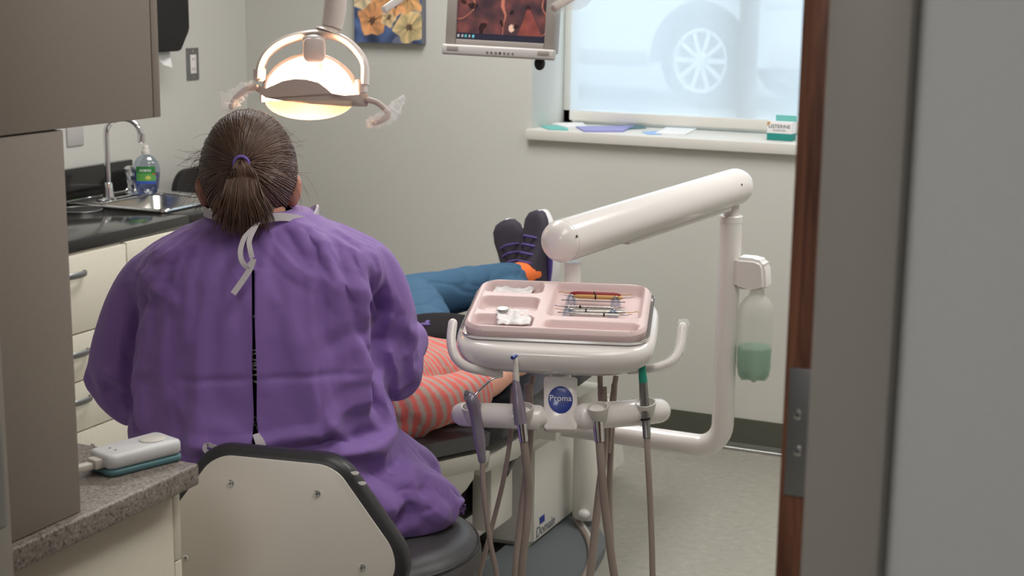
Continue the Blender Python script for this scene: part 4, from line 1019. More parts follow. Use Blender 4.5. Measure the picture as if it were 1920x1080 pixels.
hose(t, [(982, 828, 2.756), (988, 880, 2.77), (991, 930, 2.79), (987, 990, 2.80), (979, 1060, 2.82), (976, 1130, 2.85), (972, 1180, 2.88), (966, 1130, 2.9), (968, 1060, 2.9), (978, 960, 2.92), (988, 880, 2.93), (995, 790, 2.94), (990, 720, 2.94)], .0075)
q = W(1122, 800, 2.77)
t = thing('empty_handpiece_connector', 'chrome hose connector without a tool in the holder', 'hose connector', q)
b = NB(); tube(b, [W(1121, 783, 2.775), W(1122, 800, 2.775), W(1124, 828, 2.775)], [.0105, .0105, .009], 18, 3); obj('connector', b, 'chrome', t, True)
b = NB(); tube(b, [W(1121, 776, 2.775), W(1121, 786, 2.775)], [.0115, .0118], 18, 2); obj('ring', b, 'satin', t, True)
hose(t, [(1124, 828, 2.775), (1128, 880, 2.78), (1134, 950, 2.80), (1146, 1040, 2.82), (1156, 1120, 2.84), (1146, 1190, 2.87), (1122, 1180, 2.89), (1106, 1110, 2.9), (1112, 1030, 2.9), (1124, 920, 2.91), (1134, 830, 2.93), (1130, 725, 2.94)], .0078)
q = W(1209, 800, 2.80)
t = thing('suction_handpiece', 'chrome handpiece with a teal tip standing in the holder', 'dental tool', q)
b = NB(); tube(b, [W(1204, 672, 2.79), W(1204, 690, 2.79), W(1206, 716, 2.795)], [.0062, .0068, .008], 18, 3); tip = obj('tip', b, 'teal', t, True)
b = NB(); lathe(b, [(.003, 0), (.0058, 0), (.0056, .001), (.0032, .001)], 16, axis_M(W(1204, 671, 2.79), V((0, 0, 1)))); obj('tip_opening', b, 'black', tip, True)
b = NB(); tube(b, [W(1206, 715, 2.795), W(1208, 750, 2.80), W(1211, 785, 2.805), W(1213, 822, 2.80)], [.0079, .0086, .0078, .0072], 18, 3); obj('body', b, 'satin', t, True)
b = NB(); tube(b, [W(1210, 784, 2.805), W(1210.6, 788, 2.805)], [.0092, .0092], 18, 2); obj('ring', b, 'black', t, True)
hose(t, [(1213, 822, 2.80), (1216, 880, 2.80), (1220, 960, 2.81), (1223, 1050, 2.82), (1222, 1130, 2.84), (1205, 1210, 2.87), (1170, 1170, 2.9), (1150, 1060, 2.92), (1143, 940, 2.93), (1146, 830, 2.94), (1152, 720, 2.94)], .006)

# ================================================================== STOOL
sa = math.radians(18)
bc = W(520, 980, 2.47)                              # middle of the back plate
st = thing('clinician_stool', 'stool with a metal-backed octagonal backrest and grey round seat', 'stool', (bc.x-math.sin(-sa)*0+.0, bc.y, 0), sa)
SM = MW[st]
# local frame: +y forward; plate in the xz plane facing -y
octo = [(-.088, .108), (.078, .100), (.104, .086), (.190, -.030), (.198, -.062), (.176, -.13), (.11, -.19), (-.12, -.19), (-.19, -.13), (-.214, -.062), (-.205, -.030), (-.116, .094)]
def rounded(poly, r, n=5):
    out = []
    k = len(poly)
    for i, p in enumerate(poly):
        a = V((*poly[i-1], 0)); c = V((*poly[(i+1) % k], 0)); p = V((*p, 0))
        ra = min(r, (a-p).length*.45, (c-p).length*.45); s = p+(a-p).normalized()*ra; e = p+(c-p).normalized()*ra
        for j in range(n+1):
            q = j/n; out.append(tuple(((1-q)**2*s+2*q*(1-q)*p+q*q*e).to_2d()))
    return out[::-1]
PLT = Matrix.Translation((0, 0, bc.z)) @ Matrix.Rotation(math.radians(84), 4, 'X')
ro = rounded(octo, .035)
b = NB(); slab(b, ro, -.001, .0025, .001, PLT); bp_ = obj('back_plate', b, 'aluminium', st, smooth=30)
for x, y in ((-.078, .062), (.066, .052), (.142, -.066), (-.152, -.066), (.09, -.155), (-.09, -.155)):
    b = NB(); lathe(b, [(.0001, .002), (.0065, .002), (.006, .0045), (.003, .0055), (.0001, .0055)], 16, PLT @ Matrix.Translation((x, y, 0))); sc_ = obj('screw', b, 'chrome', bp_)
    b = NB(); bx(-.003, .003, -.0005, .0005, .0052, .0058, bm=b); bx(-.0005, .0005, -.003, .003, .0052, .0058, bm=b); b.transform(PLT @ Matrix.Translation((x, y, 0))); obj('screw_slot', b, 'seam', bp_)
big = [(x*1.105+(.012 if x > 0 else -.012)*0, y*1.12+.002) for x, y in ro]
b = NB(); slab(b, big, -.05, -.0012, .016, PLT); obj('back_pad', b, 'vinyl', st, smooth=60)
# wear flakes on the pad rim
for i, (x, y) in enumerate(((.128, .088), (.140, .072))):
    b = NB(); n = 5
    loft(b, [[PLT @ V((x+.006*math.cos(a)*(1+.4*(k % 2)), y+.003*math.sin(a), z)) for k, a in enumerate([2*PI*j/7 for j in range(7)])] for z in (-.002, .0002)]); obj('torn_patch', b, 'paper', st, smooth=0)
# seat
sc = V((.075, .30, 0)); SZT = .588
b = NB(); lathe(b, [(.0001, SZT-.085), (.17, SZT-.085), (.205, SZT-.075), (.218, SZT-.05), (.218, SZT-.03), (.208, SZT-.010), (.185, SZT), (.1, SZT+.004), (.0001, SZT+.005)], 48, Matrix.Translation(sc)); sea = obj('seat', b, 'vinylgrey', st, smooth=60)
b = NB(); pts = [sc+V((.2135*math.cos(a), .2135*math.sin(a), SZT-.0155)) for a in [2*PI*k/48 for k in range(49)]]; tube(b, pts, .0022, 6, 0); obj('seam_piping', b, 'vinyl', sea)
b = NB(); cyl(b, sc+V((0, 0, .10)), (0, 0, 1), .03, .30, 20); cyl(b, sc+V((0, 0, .40)), (0, 0, 1), .02, .11, 20); obj('gas_column', b, 'chrome', st)
b = NB(); tube(b, [sc+V((0, -.04, SZT-.1)), sc+V((-.03, -.22, SZT-.11)), V((0, .05, SZT-.06)), V((0, .025, bc.z-.1))], [(.02, .008)]*4, 10); obj('back_bracket', b, 'satin', st)
for k in range(5):
    a = 2*PI*k/5+.3; d = V((math.cos(a), math.sin(a), 0))
    b = NB(); tube(b, [sc+V((0, 0, .12)), sc+d*.15+V((0, 0, .10)), sc+d*.27+V((0, 0, .068))], [(.02, .018), (.018, .015), (.014, .012)], 10); lg = obj('base_leg', b, 'black', st)
    b = NB(); s_ = V((-d.y, d.x, 0)); cyl(b, sc+d*.27+V((0, 0, .03))-s_*.02, s_, .03, .04, 18, .006); cyl(b, sc+d*.27+V((0, 0, .035)), (0, 0, 1), .006, .04, 8); obj('caster', b, 'black', lg)

# ================================================================== CLINICIAN
ca = math.radians(32)
cp = W(484, 600, 2.72)
CL = thing('person', 'clinician in a purple isolation gown with a brown ponytail seated on the stool', 'person', (cp.x, cp.y, 0), ca)
PXM = 2.70/F
def G(px, py, y=0.):
    k = (2.748+y)/2.748; return V(((px-484)*PXM*k, y, H-(2.748+y)*math.tan(math.radians(11.45)+math.atan((py-540)/F))))
def ringz(z, cx, cy, rx, ry, n=2.6, k=36):
    out = []
    for i in range(k):
        q = 2*PI*i/k; c, s = math.cos(q), math.sin(q)
        out.append(V((cx+rx*math.copysign(abs(c)**(2/n), c), cy+ry*math.copysign(abs(s)**(2/n), s), z)))
    return out
HC = V((-.012, .035, 1.242))       # head centre
# --- body: one continuous skin
b = NB()
ell(b, HC, (.076, .098, .100), u=28, v=18); ell(b, HC+V((0, .045, -.045)), (.056, .062, .075), u=20, v=14)
tube(b, [HC+V((0, .118, .012)), HC+V((0, .13, -.01)), HC+V((0, .127, -.028))], [.008, .012, .013], 10, 4, round_=True)      # nose
tube(b, [HC+V((-.022, .106, -.062)), HC+V((0, .115, -.060)), HC+V((.022, .106, -.062))], [.004, .007, .004], 8, 4, round_=True)  # lips
for s in (-1, 1): ell(b, HC+V((s*.080, -.004, -.036)), (.010, .021, .033), Matrix.Rotation(s*.25, 3, 'Y') @ Matrix.Rotation(s*.5, 3, 'Z'), u=14, v=10)
tube(b, [(0.0, .0, 1.19), (0, -.005, 1.13), (0, 0, 1.08)], [.052, .056, .075], 20, 4, round_=True)
loft(b, [ringz(z, 0, cy, rx, ry) for z, cy, rx, ry in ((.60, .02, .10, .08), (.62, .02, .165, .12), (.70, .01, .165, .115), (.80, 0, .145, .10), (.92, 0, .15, .10), (1.02, 0, .155, .095), (1.075, .0, .14, .075), (1.105, 0, .085, .05))])
for s, sh, el_, wr, hn in ((-1, (-.155, 0.01, 1.045), (-.225, .055, .875), (-.10, .255, .90), (-.055, .315, .91)), (1, (.160, 0.01, 1.052), (.235, .08, .885), (.12, .27, .90), (.06, .32, .905))):
    tube(b, [sh, V(sh).lerp(V(el_), .5), el_], [.044, .040, .036], 16, 4, round_=True)
    tube(b, [el_, V(el_).lerp(V(wr), .4), wr], [.036, .034, .025], 16, 4, round_=True)
    d = (V(hn)-V(wr)).normalized(); sd_ = d.cross(V((0, 0, 1))).normalized()*(1 if s > 0 else -1)
    tube(b, [V(wr), V(wr)+d*.04, V(wr)+d*.075], [(.014, .026), (.014, .040), (.012, .038)], 12, 4, ref=(0, 0, 1), round_=True)
    for k, ln in enumerate((.055, .064, .060, .048)):
        st_ = V(wr)+d*.08+d.cross(V((0, 0, 1))).normalized()*(-.03+.02*k); tube(b, [st_-d*.015, st_+d*ln*.5+V((0, 0, -.006)), st_+d*ln*.85+V((0, 0, -.028))], [.0085, .008, .0065], 8, 4, round_=True)
    tb = V(wr)+d*.03-sd_*.03; tube(b, [tb, tb+d*.025-sd_*.018+V((0, 0, -.008)), tb+d*.055-sd_*.016+V((0, 0, -.018))], [.011, .0095, .008], 8, 4, round_=True)
for s in (-1, 1):
    tube(b, [(s*.085, .02, .655), (s*.16, .18, .59), (s*.215, .33, .51)], [.085, .072, .052], 16, 5, round_=True)
    tube(b, [(s*.215, .33, .51), (s*.215, .36, .30), (s*.205, .345, .09)], [.055, .055, .036], 16, 5, round_=True)
    tube(b, [(s*.205, .33, .05), (s*.21, .42, .04), (s*.215, .52, .03)], [(.045, .036), (.035, .04), (.02, .034)], 12, 5, ref=(0, 0, 1), round_=True)
body = obj('body', fuse(b, .0065, 5, 'body'), 'skin', CL)
for s in (-1, 1):
    ey = obj('eye', ell(NB(), HC+V((s*.027, .086, .004)), (.011, .010, .009)), 'eye', CL)
    obj('iris', ell(NB(), HC+V((s*.027, .0935, .003)), (.0048, .003, .0048)), 'darkink', ey)
b = NB()
for k in range(12):
    a = 2*PI*k/12
ea = HC+V((.088, -.012, -.078)); ring_ = [ea+V((.006*math.cos(a), 0, -.008+.008*math.sin(a))) for a in [2*PI*k/16 for k in range(17)]]
b = NB(); tube(b, ring_, .0014, 6, 0); obj('earring', b, 'chrome', CL)
# --- dark scrubs (seen through the slit) and trousers
b = NB()
loft(b, [ringz(z, 0.004, cy, rx, ry) for z, cy, rx, ry in ((.62, .02, .17, .12), (.66, .015, .19, .135), (.76, .005, .185, .135), (.88, -.005, .18, .13), (1.0, -.008, .185, .122), (1.07, 0, .175, .10), (1.125, .0, .10, .068), (1.14, 0, .07, .06))])
obj('scrub_top', fuse(b, .010, 4, 'scrub_top'), 'navy', CL)
b = NB()
for s in (-1, 1):
    tube(b, [(s*.085, .02, .645), (s*.16, .18, .59), (s*.215, .33, .51)], [.094, .08, .060], 16, 5, round_=True)
    tube(b, [(s*.215, .33, .51), (s*.215, .36, .30), (s*.205, .345, .12)], [.064, .066, .06], 16, 5, round_=True)
ell(b, (0, .01, .655), (.175, .13, .075))
obj('trousers', fuse(b, .010, 4, 'trousers'), 'navy', CL)
for s in (-1, 1):
    b = NB(); tube(b, [(s*.205, .31, .045), (s*.21, .40, .045), (s*.215, .53, .03)], [(.046, .042), (.042, .047), (.024, .04)], 14, 6, ref=(0, 0, 1), round_=True); bmesh.ops.bisect_plane(b, geom=b.verts[:]+b.edges[:]+b.faces[:], plane_co=(0, 0, .002), plane_no=(0, 0, -1), clear_outer=True)
    bmesh.ops.holes_fill(b, edges=[e for e in b.edges if e.is_boundary]); obj('shoe', b, 'black', CL)
# printed white marks on the scrub cloth along the slit
for i, (px, py, s_) in enumerate(((486, 655, .030), (486, 683, .034), (481, 770, .026), (485, 578, .02))):
    p = G(px, py, -.145)
    text('fabric_print', ('loo', 'H7', 'oc', 'v')[i], s_, 'whiteink', CL, Matrix.Translation((p.x, -.1445 if py > 600 else -.139, p.z)) @ Matrix.Rotation(math.radians(90), 4, 'Y') @ FACE, ext=.001)
# --- gown: torso, sleeves and skirt fused, then creased
b = NB()
tor = [(.60, 0.02, .02, .22, .17), (.66, .01, .01, .225, .175), (.74, .005, 0, .222, .17), (.80, 0, -.012, .226, .168), (.86, 0, -.012, .222, .162), (.93, 0, -.012, .215, .155), (1.0, .002, -.012, .208, .148), (1.05, .008, -.010, .212, .140), (1.088, .012, -.008, .212, .128), (1.116, .014, -.004, .202, .114), (1.140, .014, .0, .160, .100), (1.156, .012, .002, .118, .086), (1.168, .012, .004, .096, .080), (1.180, .010, .002, .086, .074)]
loft(b, [ringz(z, cx, cy, rx, ry, 2.5) for z, cx, cy, rx, ry in tor])
# left sleeve (baggy, elbow out), right sleeve
tube(b, [(-.135, .0, 1.075), (-.18, .01, 1.045), (-.212, .025, .98), (-.238, .04, .90), (-.226, .07, .862)], [.05, .062, .066, .066, .068], 22, 6, round_=True)
tube(b, [(-.226, .06, .868), (-.19, .15, .89), (-.115, .24, .905)], [.066, .058, .042], 20, 6, round_=True)
tube(b, [(.15, 0, 1.085), (.195, .012, 1.060), (.218, .03, .99), (.236, .06, .91), (.240, .09, .875)], [.046, .056, .060, .060, .062], 22, 6, round_=True)
tube(b, [(.236, .09, .880), (.215, .17, .90), (.14, .26, .905)], [.062, .060, .044], 20, 6, round_=True)
tube(b, [(.262, .13, .90), (.245, .16, .915)], [.045, .05], 16, 3, round_=True)
# skirt over the lap and over the right thigh, spilling past the seat
for s in (-1, 1): tube(b, [(s*.09, .03, .665), (s*.17, .18, .625), (s*.225, .33, .55)], [.105, .092, .068], 20, 6, round_=True)
tube(b, [(.10, -.03, .72), (.19, .03, .70), (.265, .10, .66), (.315, .16, .625)], [.075, .075, .062, .035], 20, 6, round_=True)
tube(b, [(.12, -.07, .68), (.23, -.045, .665), (.31, -.01, .640), (.372, .01, .612)], [.07, .072, .052, .016], 20, 6, round_=True)
tube(b, [(.20, -.10, .70), (.28, -.06, .65), (.33, -.03, .61)], [.04, .045, .02], 18, 5, round_=True)
tube(b, [(-.10, -.03, .70), (-.19, .03, .68), (-.24, .10, .65)], [.075, .07, .05], 20, 6, round_=True)
tube(b, [(-.225, .05, .895), (-.262, .045, .890), (-.288, .04, .884)], [.062, .050, .028], 18, 4, round_=True)
tube(b, [(.230, .09, .90), (.252, .11, .905), (.270, .13, .905)], [.060, .056, .050], 18, 4, round_=True)
tube(b, [(.262, .10, .935), (.275, .12, .90), (.262, .12, .86)], [.028, .040, .030], 16, 4, round_=True)
bc_ = b.copy(); gm = fuse(b, .0085, 2, 'gown'); cm = fuse(bc_, .016, 3, 'gown_core')
q_ = np.empty(len(cm.vertices)*3); cm.vertices.foreach_get('co', q_); n_ = np.empty(len(cm.vertices)*3); cm.vertices.foreach_get('normal', n_); cm.vertices.foreach_set('co', q_-n_*.011); cm.update()
for v_ in gm.vertices: v_.co.z = max(v_.co.z, .594)
pin = {v_.index: 1.0 for v_ in gm.vertices if v_.co.z > 1.150 or v_.co.z < .60}
gm = drape(gm, [cm], pin, grow=.07, bend=14, grav=.3)
for it in range(1):                        # refine and soften the facets a little
    o_t = bpy.data.objects.new('t', gm); COL.objects.link(o_t); md = o_t.modifiers.new('s', 'SUBSURF'); md.levels = 1
    dg = bpy.context.evaluated_depsgraph_get(); dg.update(); g2 = bpy.data.meshes.new_from_object(o_t.evaluated_get(dg)); bpy.data.objects.remove(o_t); gm = g2
nvert = len(gm.vertices); co = np.empty(nvert*3); gm.vertices.foreach_get('co', co); co = co.reshape(-1, 3)
no = np.empty(nvert*3); gm.vertices.foreach_get('normal', no); no = no.reshape(-1, 3)
def pl2(pts): return np.array([(G(x, y, -.14).x, G(x, y, -.14).z) for x, y in pts])
def pdist(P, line):
    best = np.full(len(P), 9.); sg = np.zeros(len(P)); tt = np.zeros(len(P)); acc = 0; tot = sum(np.linalg.norm(line[i+1]-line[i]) for i in range(len(line)-1))
    for i in range(len(line)-1):
        a, c = line[i], line[i+1]; d = c-a; L_ = np.dot(d, d); u = np.clip(((P-a)@d)/L_, 0, 1); q = P-(a+u[:, None]*d); dd_ = np.linalg.norm(q, axis=1)
        s = np.sign(d[0]*q[:, 1]-d[1]*q[:, 0]); m = dd_ < best; best[m] = dd_[m]; sg[m] = s[m]; tt[m] = (acc+u[m]*math.sqrt(L_))/tot; acc += math.sqrt(L_)
    return best, sg, tt
P2 = co[:, [0, 2]]; back = np.clip(-no[:, 1]*1.6+.1, 0, 1)*(co[:, 1] < .12)
disp = np.zeros(nvert)
# (line, amplitude, width, kind) kind: 0 groove/ridge, 1 step (one side high)
creases = [
 ([(326, 470), (326, 560), (326, 700), (342, 800)], -.0035, .008, 0), ([(612, 480), (610, 560), (606, 700), (612, 780)], -.004, .008, 0),
 ([(330, 686), (480, 684)], -.003, .006, 0), ([(484, 684), (606, 680), (700, 690)], -.003, .006, 0),
 ([(492, 405), (520, 450), (560, 490), (598, 512)], .012, .014, 0), ([(500, 408), (560, 436), (612, 462), (616, 500)], .009, .016, 0), ([(545, 420), (600, 440)], .006, .012, 0),
 ([(520, 440), (560, 478), (600, 500)], -.008, .014, 0), ([(614, 438), (612, 470), (640, 520), (690, 545)], .008, .012, 0),
 ([(242, 556), (245, 600), (236, 690), (240, 760), (252, 812)], -.034, .013, 0), ([(262, 565), (262, 620), (254, 690), (262, 760), (280, 815)], .012, .018, 0), ([(238, 555), (290, 560), (330, 545)], -.006, .012, 0), ([(262, 500), (300, 540), (345, 558)], .007, .014, 0), ([(278, 476), (330, 470), (395, 452)], .005, .01, 0),
 ([(262, 520), (236, 590), (222, 660)], .008, .012, 0), ([(225, 560), (205, 650), (222, 720), (250, 790)], -.008, .011, 0), ([(182, 700), (215, 720), (245, 716)], .006, .012, 0), ([(176, 735), (210, 745), (240, 780)], -.006, .012, 0),
 ([(300, 620), (262, 700), (285, 780)], .006, .02, 0), ([(320, 700), (360, 760), (370, 830)], .008, .018, 0), ([(350, 700), (352, 770), (345, 820)], -.006, .014, 0),
 ([(700, 520), (718, 560), (727, 600), (718, 640), (717, 740), (726, 776)], -.036, .013, 0), ([(676, 500), (704, 580), (704, 620), (696, 680), (698, 760)], .012, .018, 0), ([(664, 455), (690, 520), (712, 600)], .008, .014, 0), ([(700, 460), (730, 540), (752, 600), (748, 640)], .007, .012, 0), ([(735, 570), (758, 610), (745, 655), (722, 662)], -.010, .011, 0),
 ([(620, 520), (660, 560), (718, 610)], .005, .016, 0), ([(610, 640), (660, 615), (714, 612)], -.005, .014, 0), ([(640, 700), (690, 690), (716, 665)], .005, .014, 0), ([(612, 780), (660, 740), (712, 735)], .008, .016, 0), ([(606, 800), (650, 775), (705, 790)], -.008, .016, 0),
 ([(732, 660), (757, 720), (765, 776)], .009, .012, 0), ([(770, 640), (790, 690), (768, 760)], -.006, .014, 0),
 ([(330, 812), (420, 820), (478, 818), (560, 806), (640, 800), (720, 806)], -.018, .012, 0), ([(330, 798), (420, 806), (476, 806), (560, 794), (640, 786), (720, 792)], .010, .016, 0),
 ([(600, 840), (680, 850), (740, 880), (780, 850)], -.010, .016, 0), ([(620, 820), (700, 826), (770, 812)], .010, .016, 0), ([(650, 880), (720, 930), (790, 930)], .010, .016, 0), ([(690, 850), (750, 900), (830, 925)], -.010, .014, 0), ([(640, 860), (700, 900), (740, 970)], .010, .014, 0), ([(755, 900), (775, 940), (750, 985)], -.012, .014, 0), ([(770, 880), (820, 950), (860, 985)], .010, .014, 0), ([(800, 910), (820, 960)], -.008, .012, 0),
]
for line, amp, wd, kind in creases:
    d, sg, tt = pdist(P2, pl2(line)); fade = np.minimum(1, np.minimum(tt, 1-tt)*5+.25)
    prof = np.clip(1-d/wd/1.7, 0, 1)
    disp += 1.15*amp*prof*fade*back
co2 = co+no*disp[:, None]
# hem over the seat: nothing hangs below the seat top inside the seat, flat drape outside
co2[:, 2] = np.maximum(co2[:, 2], .594)
gm.vertices.foreach_set('co', co2.reshape(-1)); gm.update()
bmg = NB(); bmg.from_mesh(gm); bpy.data.meshes.remove(gm)
# back opening from neck to waist
SLX = G(482.5, 0, -.15).x
for xx in (SLX-.0016, SLX+.0022):
    g_ = [f for f in bmg.faces if f.calc_center_median().y < -.02 and abs(f.calc_center_median().x-SLX) < .02]
    ed = list({e for f in g_ for e in f.edges}); vt = list({v_ for f in g_ for v_ in f.verts})
    bmesh.ops.bisect_plane(bmg, geom=vt+ed+g_, plane_co=(xx, 0, 0), plane_no=(1, 0, 0), dist=1e-5)
zt, zb_ = G(0, 495, -.15).z, G(0, 822, -.16).z
kill = [f for f in bmg.faces if f.calc_center_median().y < -.02 and SLX-.0016 < f.calc_center_median().x < SLX+.0022 and zb_ < f.calc_center_median().z < zt]
bmesh.ops.delete(bmg, geom=kill, context='FACES')
for v_ in bmg.verts:                       # the panels part a little and spread at the waist
    if v_.co.y < -.02 and zb_-.005 < v_.co.z < zt:
        q = (zt-v_.co.z)/(zt-zb_); dx = v_.co.x-SLX
        if abs(dx) < .05:
            w_ = .0005+.0016*math.exp(-((q-.55)/.15)**2)+.006*max(0, q-.80)/.2
            f_ = (1-abs(dx)/.05); v_.co.x += math.copysign(w_, dx)*f_
            if dx > 0: v_.co.y -= .006*f_*f_
for v_ in bmg.verts:                       # neck opening of the gown
    pass
nk_f = [f for f in bmg.faces if f.calc_center_median().z > 1.155 and math.hypot(f.calc_center_median().x-.004, f.calc_center_median().y-.004) < .059]
bmesh.ops.delete(bmg, geom=nk_f, context='FACES')
gw = obj('gown', bmg, 'gown', CL, smooth=180)
so = gw.modifiers.new('s', 'SOLIDIFY'); so.thickness = .0012
# white binding at the neck and ties
ns = [V((.009+.083*math.cos(a), .004-.073*math.sin(a), 1.172-.002*math.sin(a)-.003*math.cos(a))) for a in [math.radians(d_) for d_ in range(-200, 92, 12)]]
ns = [G(494, 404, -.108), G(512, 399, -.104), G(535, 397, -.092), G(562, 400, -.068), G(586, 406, -.030), V((.108, .03, 1.176)), V((.07, .075, 1.150)), V((0, .095, 1.135)), V((-.07, .07, 1.150)), V((-.09, .02, 1.172)), V((-.075, -.05, 1.178)), V((-.03, -.092, 1.175)), V((.0, -.098, 1.172))]
b = NB(); ribbon(b, ns, .013, (0, 0, 1), .004, 5); obj('neck_binding', b, 'ribbon', gw)
by = -.150
def tie(pts, w_=.0085): 
    b = NB(); ribbon(b, [G(x, y, yy) for x, y, yy in pts], w_, (1, 0, .3), .0014, 6); return obj('tie', b, 'ribbon', gw)
tie([(505, 398, -.080), (494, 404, -.108), (484, 416, -.128), (470, 432, -.146), (462, 455, -.160), (464, 475, -.168), (474, 487, -.168), (481, 480, -.166)])
tie([(496, 402, -.105), (486, 420, -.134), (478, 440, -.152), (480, 456, -.162), (483, 470, -.166)])
tie([(486, 472, -.168), (478, 492, -.170), (462, 515, -.173), (447, 535, -.176)], .0098)
tie([(440, 808, -.200), (412, 812, -.203), (392, 806, -.204), (388, 816, -.206), (402, 822, -.207), (432, 814, -.205)], .007)
tie([(482, 790, -.188), (487, 804, -.200), (494, 824, -.206)], .008); tie([(486, 790, -.188), (496, 804, -.200), (502, 822, -.206)], .008)
# --- hair: scalp cap, combed strands, ponytail, stray hairs
rd = random.Random(3)
hr = V((.084, .106, .108))
TIE = V((G(463, 300, -.07).x, HC.y-.108, G(463, 299, -.07).z)); tn = V(((TIE.x-HC.x)/hr.x, (TIE.y-HC.y)/hr.y, (TIE.z-HC.z)/hr.z)).normalized()
hv, hf, hc = [], [], []
def strand(pts, r0, r1, col):
    n = len(pts); base = len(hv)
    for i, p in enumerate(pts):
        t_ = (pts[min(i+1, n-1)]-pts[max(i-1, 0)]).normalized(); u = t_.cross(V((.3, .2, .9))).normalized(); v_ = t_.cross(u); r = r0+(r1-r0)*i/(n-1)
        for k in range(3):
            a = 2*PI*k/3; hv.append(p+u*(r*math.cos(a))+v_*(r*math.sin(a))); hc.append((*col, 1))
    for i in range(n-1):
        for k in range(3): hf.append((base+i*3+k, base+i*3+(k+1) % 3, base+(i+1)*3+(k+1) % 3, base+(i+1)*3+k))
def hcol(l=1.0): 
    k = rd.uniform(.7, 1.35)*l; return tuple(x*k for x in lin((98, 75, 64)))
def hp(nv, lift=0): return HC+V((nv.x*hr.x, nv.y*hr.y, nv.z*hr.z))*(1+lift)
cnt = 0
while cnt < 2600:
    th = rd.uniform(0, 2*PI); zz = rd.uniform(-.75, 1); q = math.sqrt(1-zz*zz); nv = V((q*math.cos(th), q*math.sin(th), zz))
    if nv.y > .72 and nv.z < .55: continue
    if nv.z < -.28-.42*max(0, -nv.y)-0*nv.x and nv.y > -.2: continue
    if nv.z < -.72: continue
    pts = []; m = 8; lf = rd.uniform(.0, .035)
    for i in range(m+1):
        f_ = i/m; pts.append(hp(nv.lerp(tn, f_*.99).normalized(), lf*math.sin(PI*min(f_*1.1, 1))+.004))
    strand(pts, .0013, .0010, hcol()); cnt += 1
# ponytail: fans out and falls to the shoulders
for i in range(1500):
    u, v_ = rd.gauss(0, 1), rd.gauss(0, 1); u = max(-2, min(2, u)); v_ = max(-2, min(2, v_))
    o_ = V((u*.006, -abs(v_)*.003, v_*.006)); ln = rd.uniform(.72, 1.06)
    ex_ = G(466+u*27, 300, -.10).x; zE = G(0, 420-abs(u)*8+rd.uniform(-14, 14), -.10).z
    p0 = TIE+o_*.6+V((0, -.004, 0)); p1 = TIE+V((u*.010+.003, -.018-.004*v_, -.006-.003*abs(u))); p2 = V((TIE.x+(ex_-TIE.x)*.66, TIE.y-.030+.006*v_, TIE.z-.045)); p3 = V((ex_+.004*math.sin(i), TIE.y-.030+.012*v_, TIE.z+(zE-TIE.z)*ln))
    strand(smoothpath([p0, p1, p2, p3], 4), .0012, .0006, hcol(1.18))
for i in range(90):                        # stray hairs round the head
    th = rd.uniform(0, 2*PI); nv = V((math.cos(th), rd.uniform(-.6, .3), abs(math.sin(th))*1.0-.35)).normalized()
    if i < 45: nv = V((-.9+.2*rd.random(), -.1, rd.uniform(-.5, .3))).normalized()
    a = hp(nv, .0); o_ = V((nv.x*1.0, -.3, .2*nv.z))*rd.uniform(.01, .045); d = V((rd.uniform(-.01, .01), 0, rd.uniform(-.05, .01)))
    strand(smoothpath([a, a+o_*.6+d*.2, a+o_+d], 4), .00035, .0002, hcol(1.1))
me = bpy.data.meshes.new('hair'); me.from_pydata(hv, [], hf); a_ = me.color_attributes.new('Col', 'FLOAT_COLOR', 'POINT'); a_.data.foreach_set('color', [x for c_ in hc for x in c_])
me.polygons.foreach_set('use_smooth', [True]*len(me.polygons))
hair = obj('hair', me, 'hairmat', CL); hair['kind'] = 'stuff'
b = NB(); ell(b, HC, hr*.995, u=36, v=24)
bmesh.ops.delete(b, geom=[v_ for v_ in b.verts if ((v_.co-HC).y > .072 and (v_.co-HC).z < .055) or ((v_.co-HC).z < -.03-.05*max(0, -(v_.co-HC).y)/.1 and (v_.co-HC).y > -.02) or (v_.co-HC).z < -.078], context='VERTS')
me = mesh_from(b, 'scalp_hair', 180); vcol(me, lambda c_: tuple(x*.7 for x in lin((92, 70, 60)))); obj('scalp_hair', me, 'hairmat', CL)
b = NB()
for k in range(3):
    pts = [TIE+V((.0125*math.cos(a), -.004-.0035*k+.002, .0125*math.sin(a))) for a in [2*PI*j/20 for j in range(21)]]; tube(b, pts, .0024, 8, 0)
obj('hair_tie', b, 'hairtie', CL)

# ================================================================== PATIENT
PT = thing('person', 'patient in a coral striped top and blue jeans lying in the dental chair', 'person', (-1.70, 3.25, 0))
Lk = onx(772, 563, -1.955); La = onx(982, 516, -1.79)
Rk = V((-1.72, 3.70, .675)); Ra = V((-1.835, 4.04, .70))
LH, RH = V((-1.775, 3.33, .645)), V((-1.605, 3.33, .645))
Hd = V((-1.70, 2.44, .785))
def ry_(y, cx, cz, rx, rz, n=2.4, k=30):
    out = []
    for i in range(k):
        q = 2*PI*i/k; c, s = math.cos(q), math.sin(q); out.append(V((cx+rx*math.copysign(abs(c)**(2/n), c), y, cz+rz*math.copysign(abs(s)**(2/n), s))))
    return out
TOR = [(2.60, .735, .06, .045), (2.65, .722, .14, .075), (2.74, .708, .175, .095), (2.86, .690, .17, .10), (3.0, .664, .155, .093), (3.12, .650, .158, .088), (3.26, .645, .172, .09), (3.36, .640, .16, .08)]
arms = {'r': [(-1.555, 2.70, .705), (-1.495, 2.82, .675), (-1.468, 2.94, .672), (-1.462, 3.05, .668), (-1.462, 3.16, .668)], 'l': [(-1.845, 2.70, .705), (-1.90, 2.82, .675), (-1.932, 2.94, .672), (-1.938, 3.04, .668), (-1.938, 3.14, .668)]}
b = NB()
ell(b, Hd, (.076, .098, .092), u=26, v=18); ell(b, Hd+V((0, .055, .03)), (.055, .06, .06), u=18, v=12)
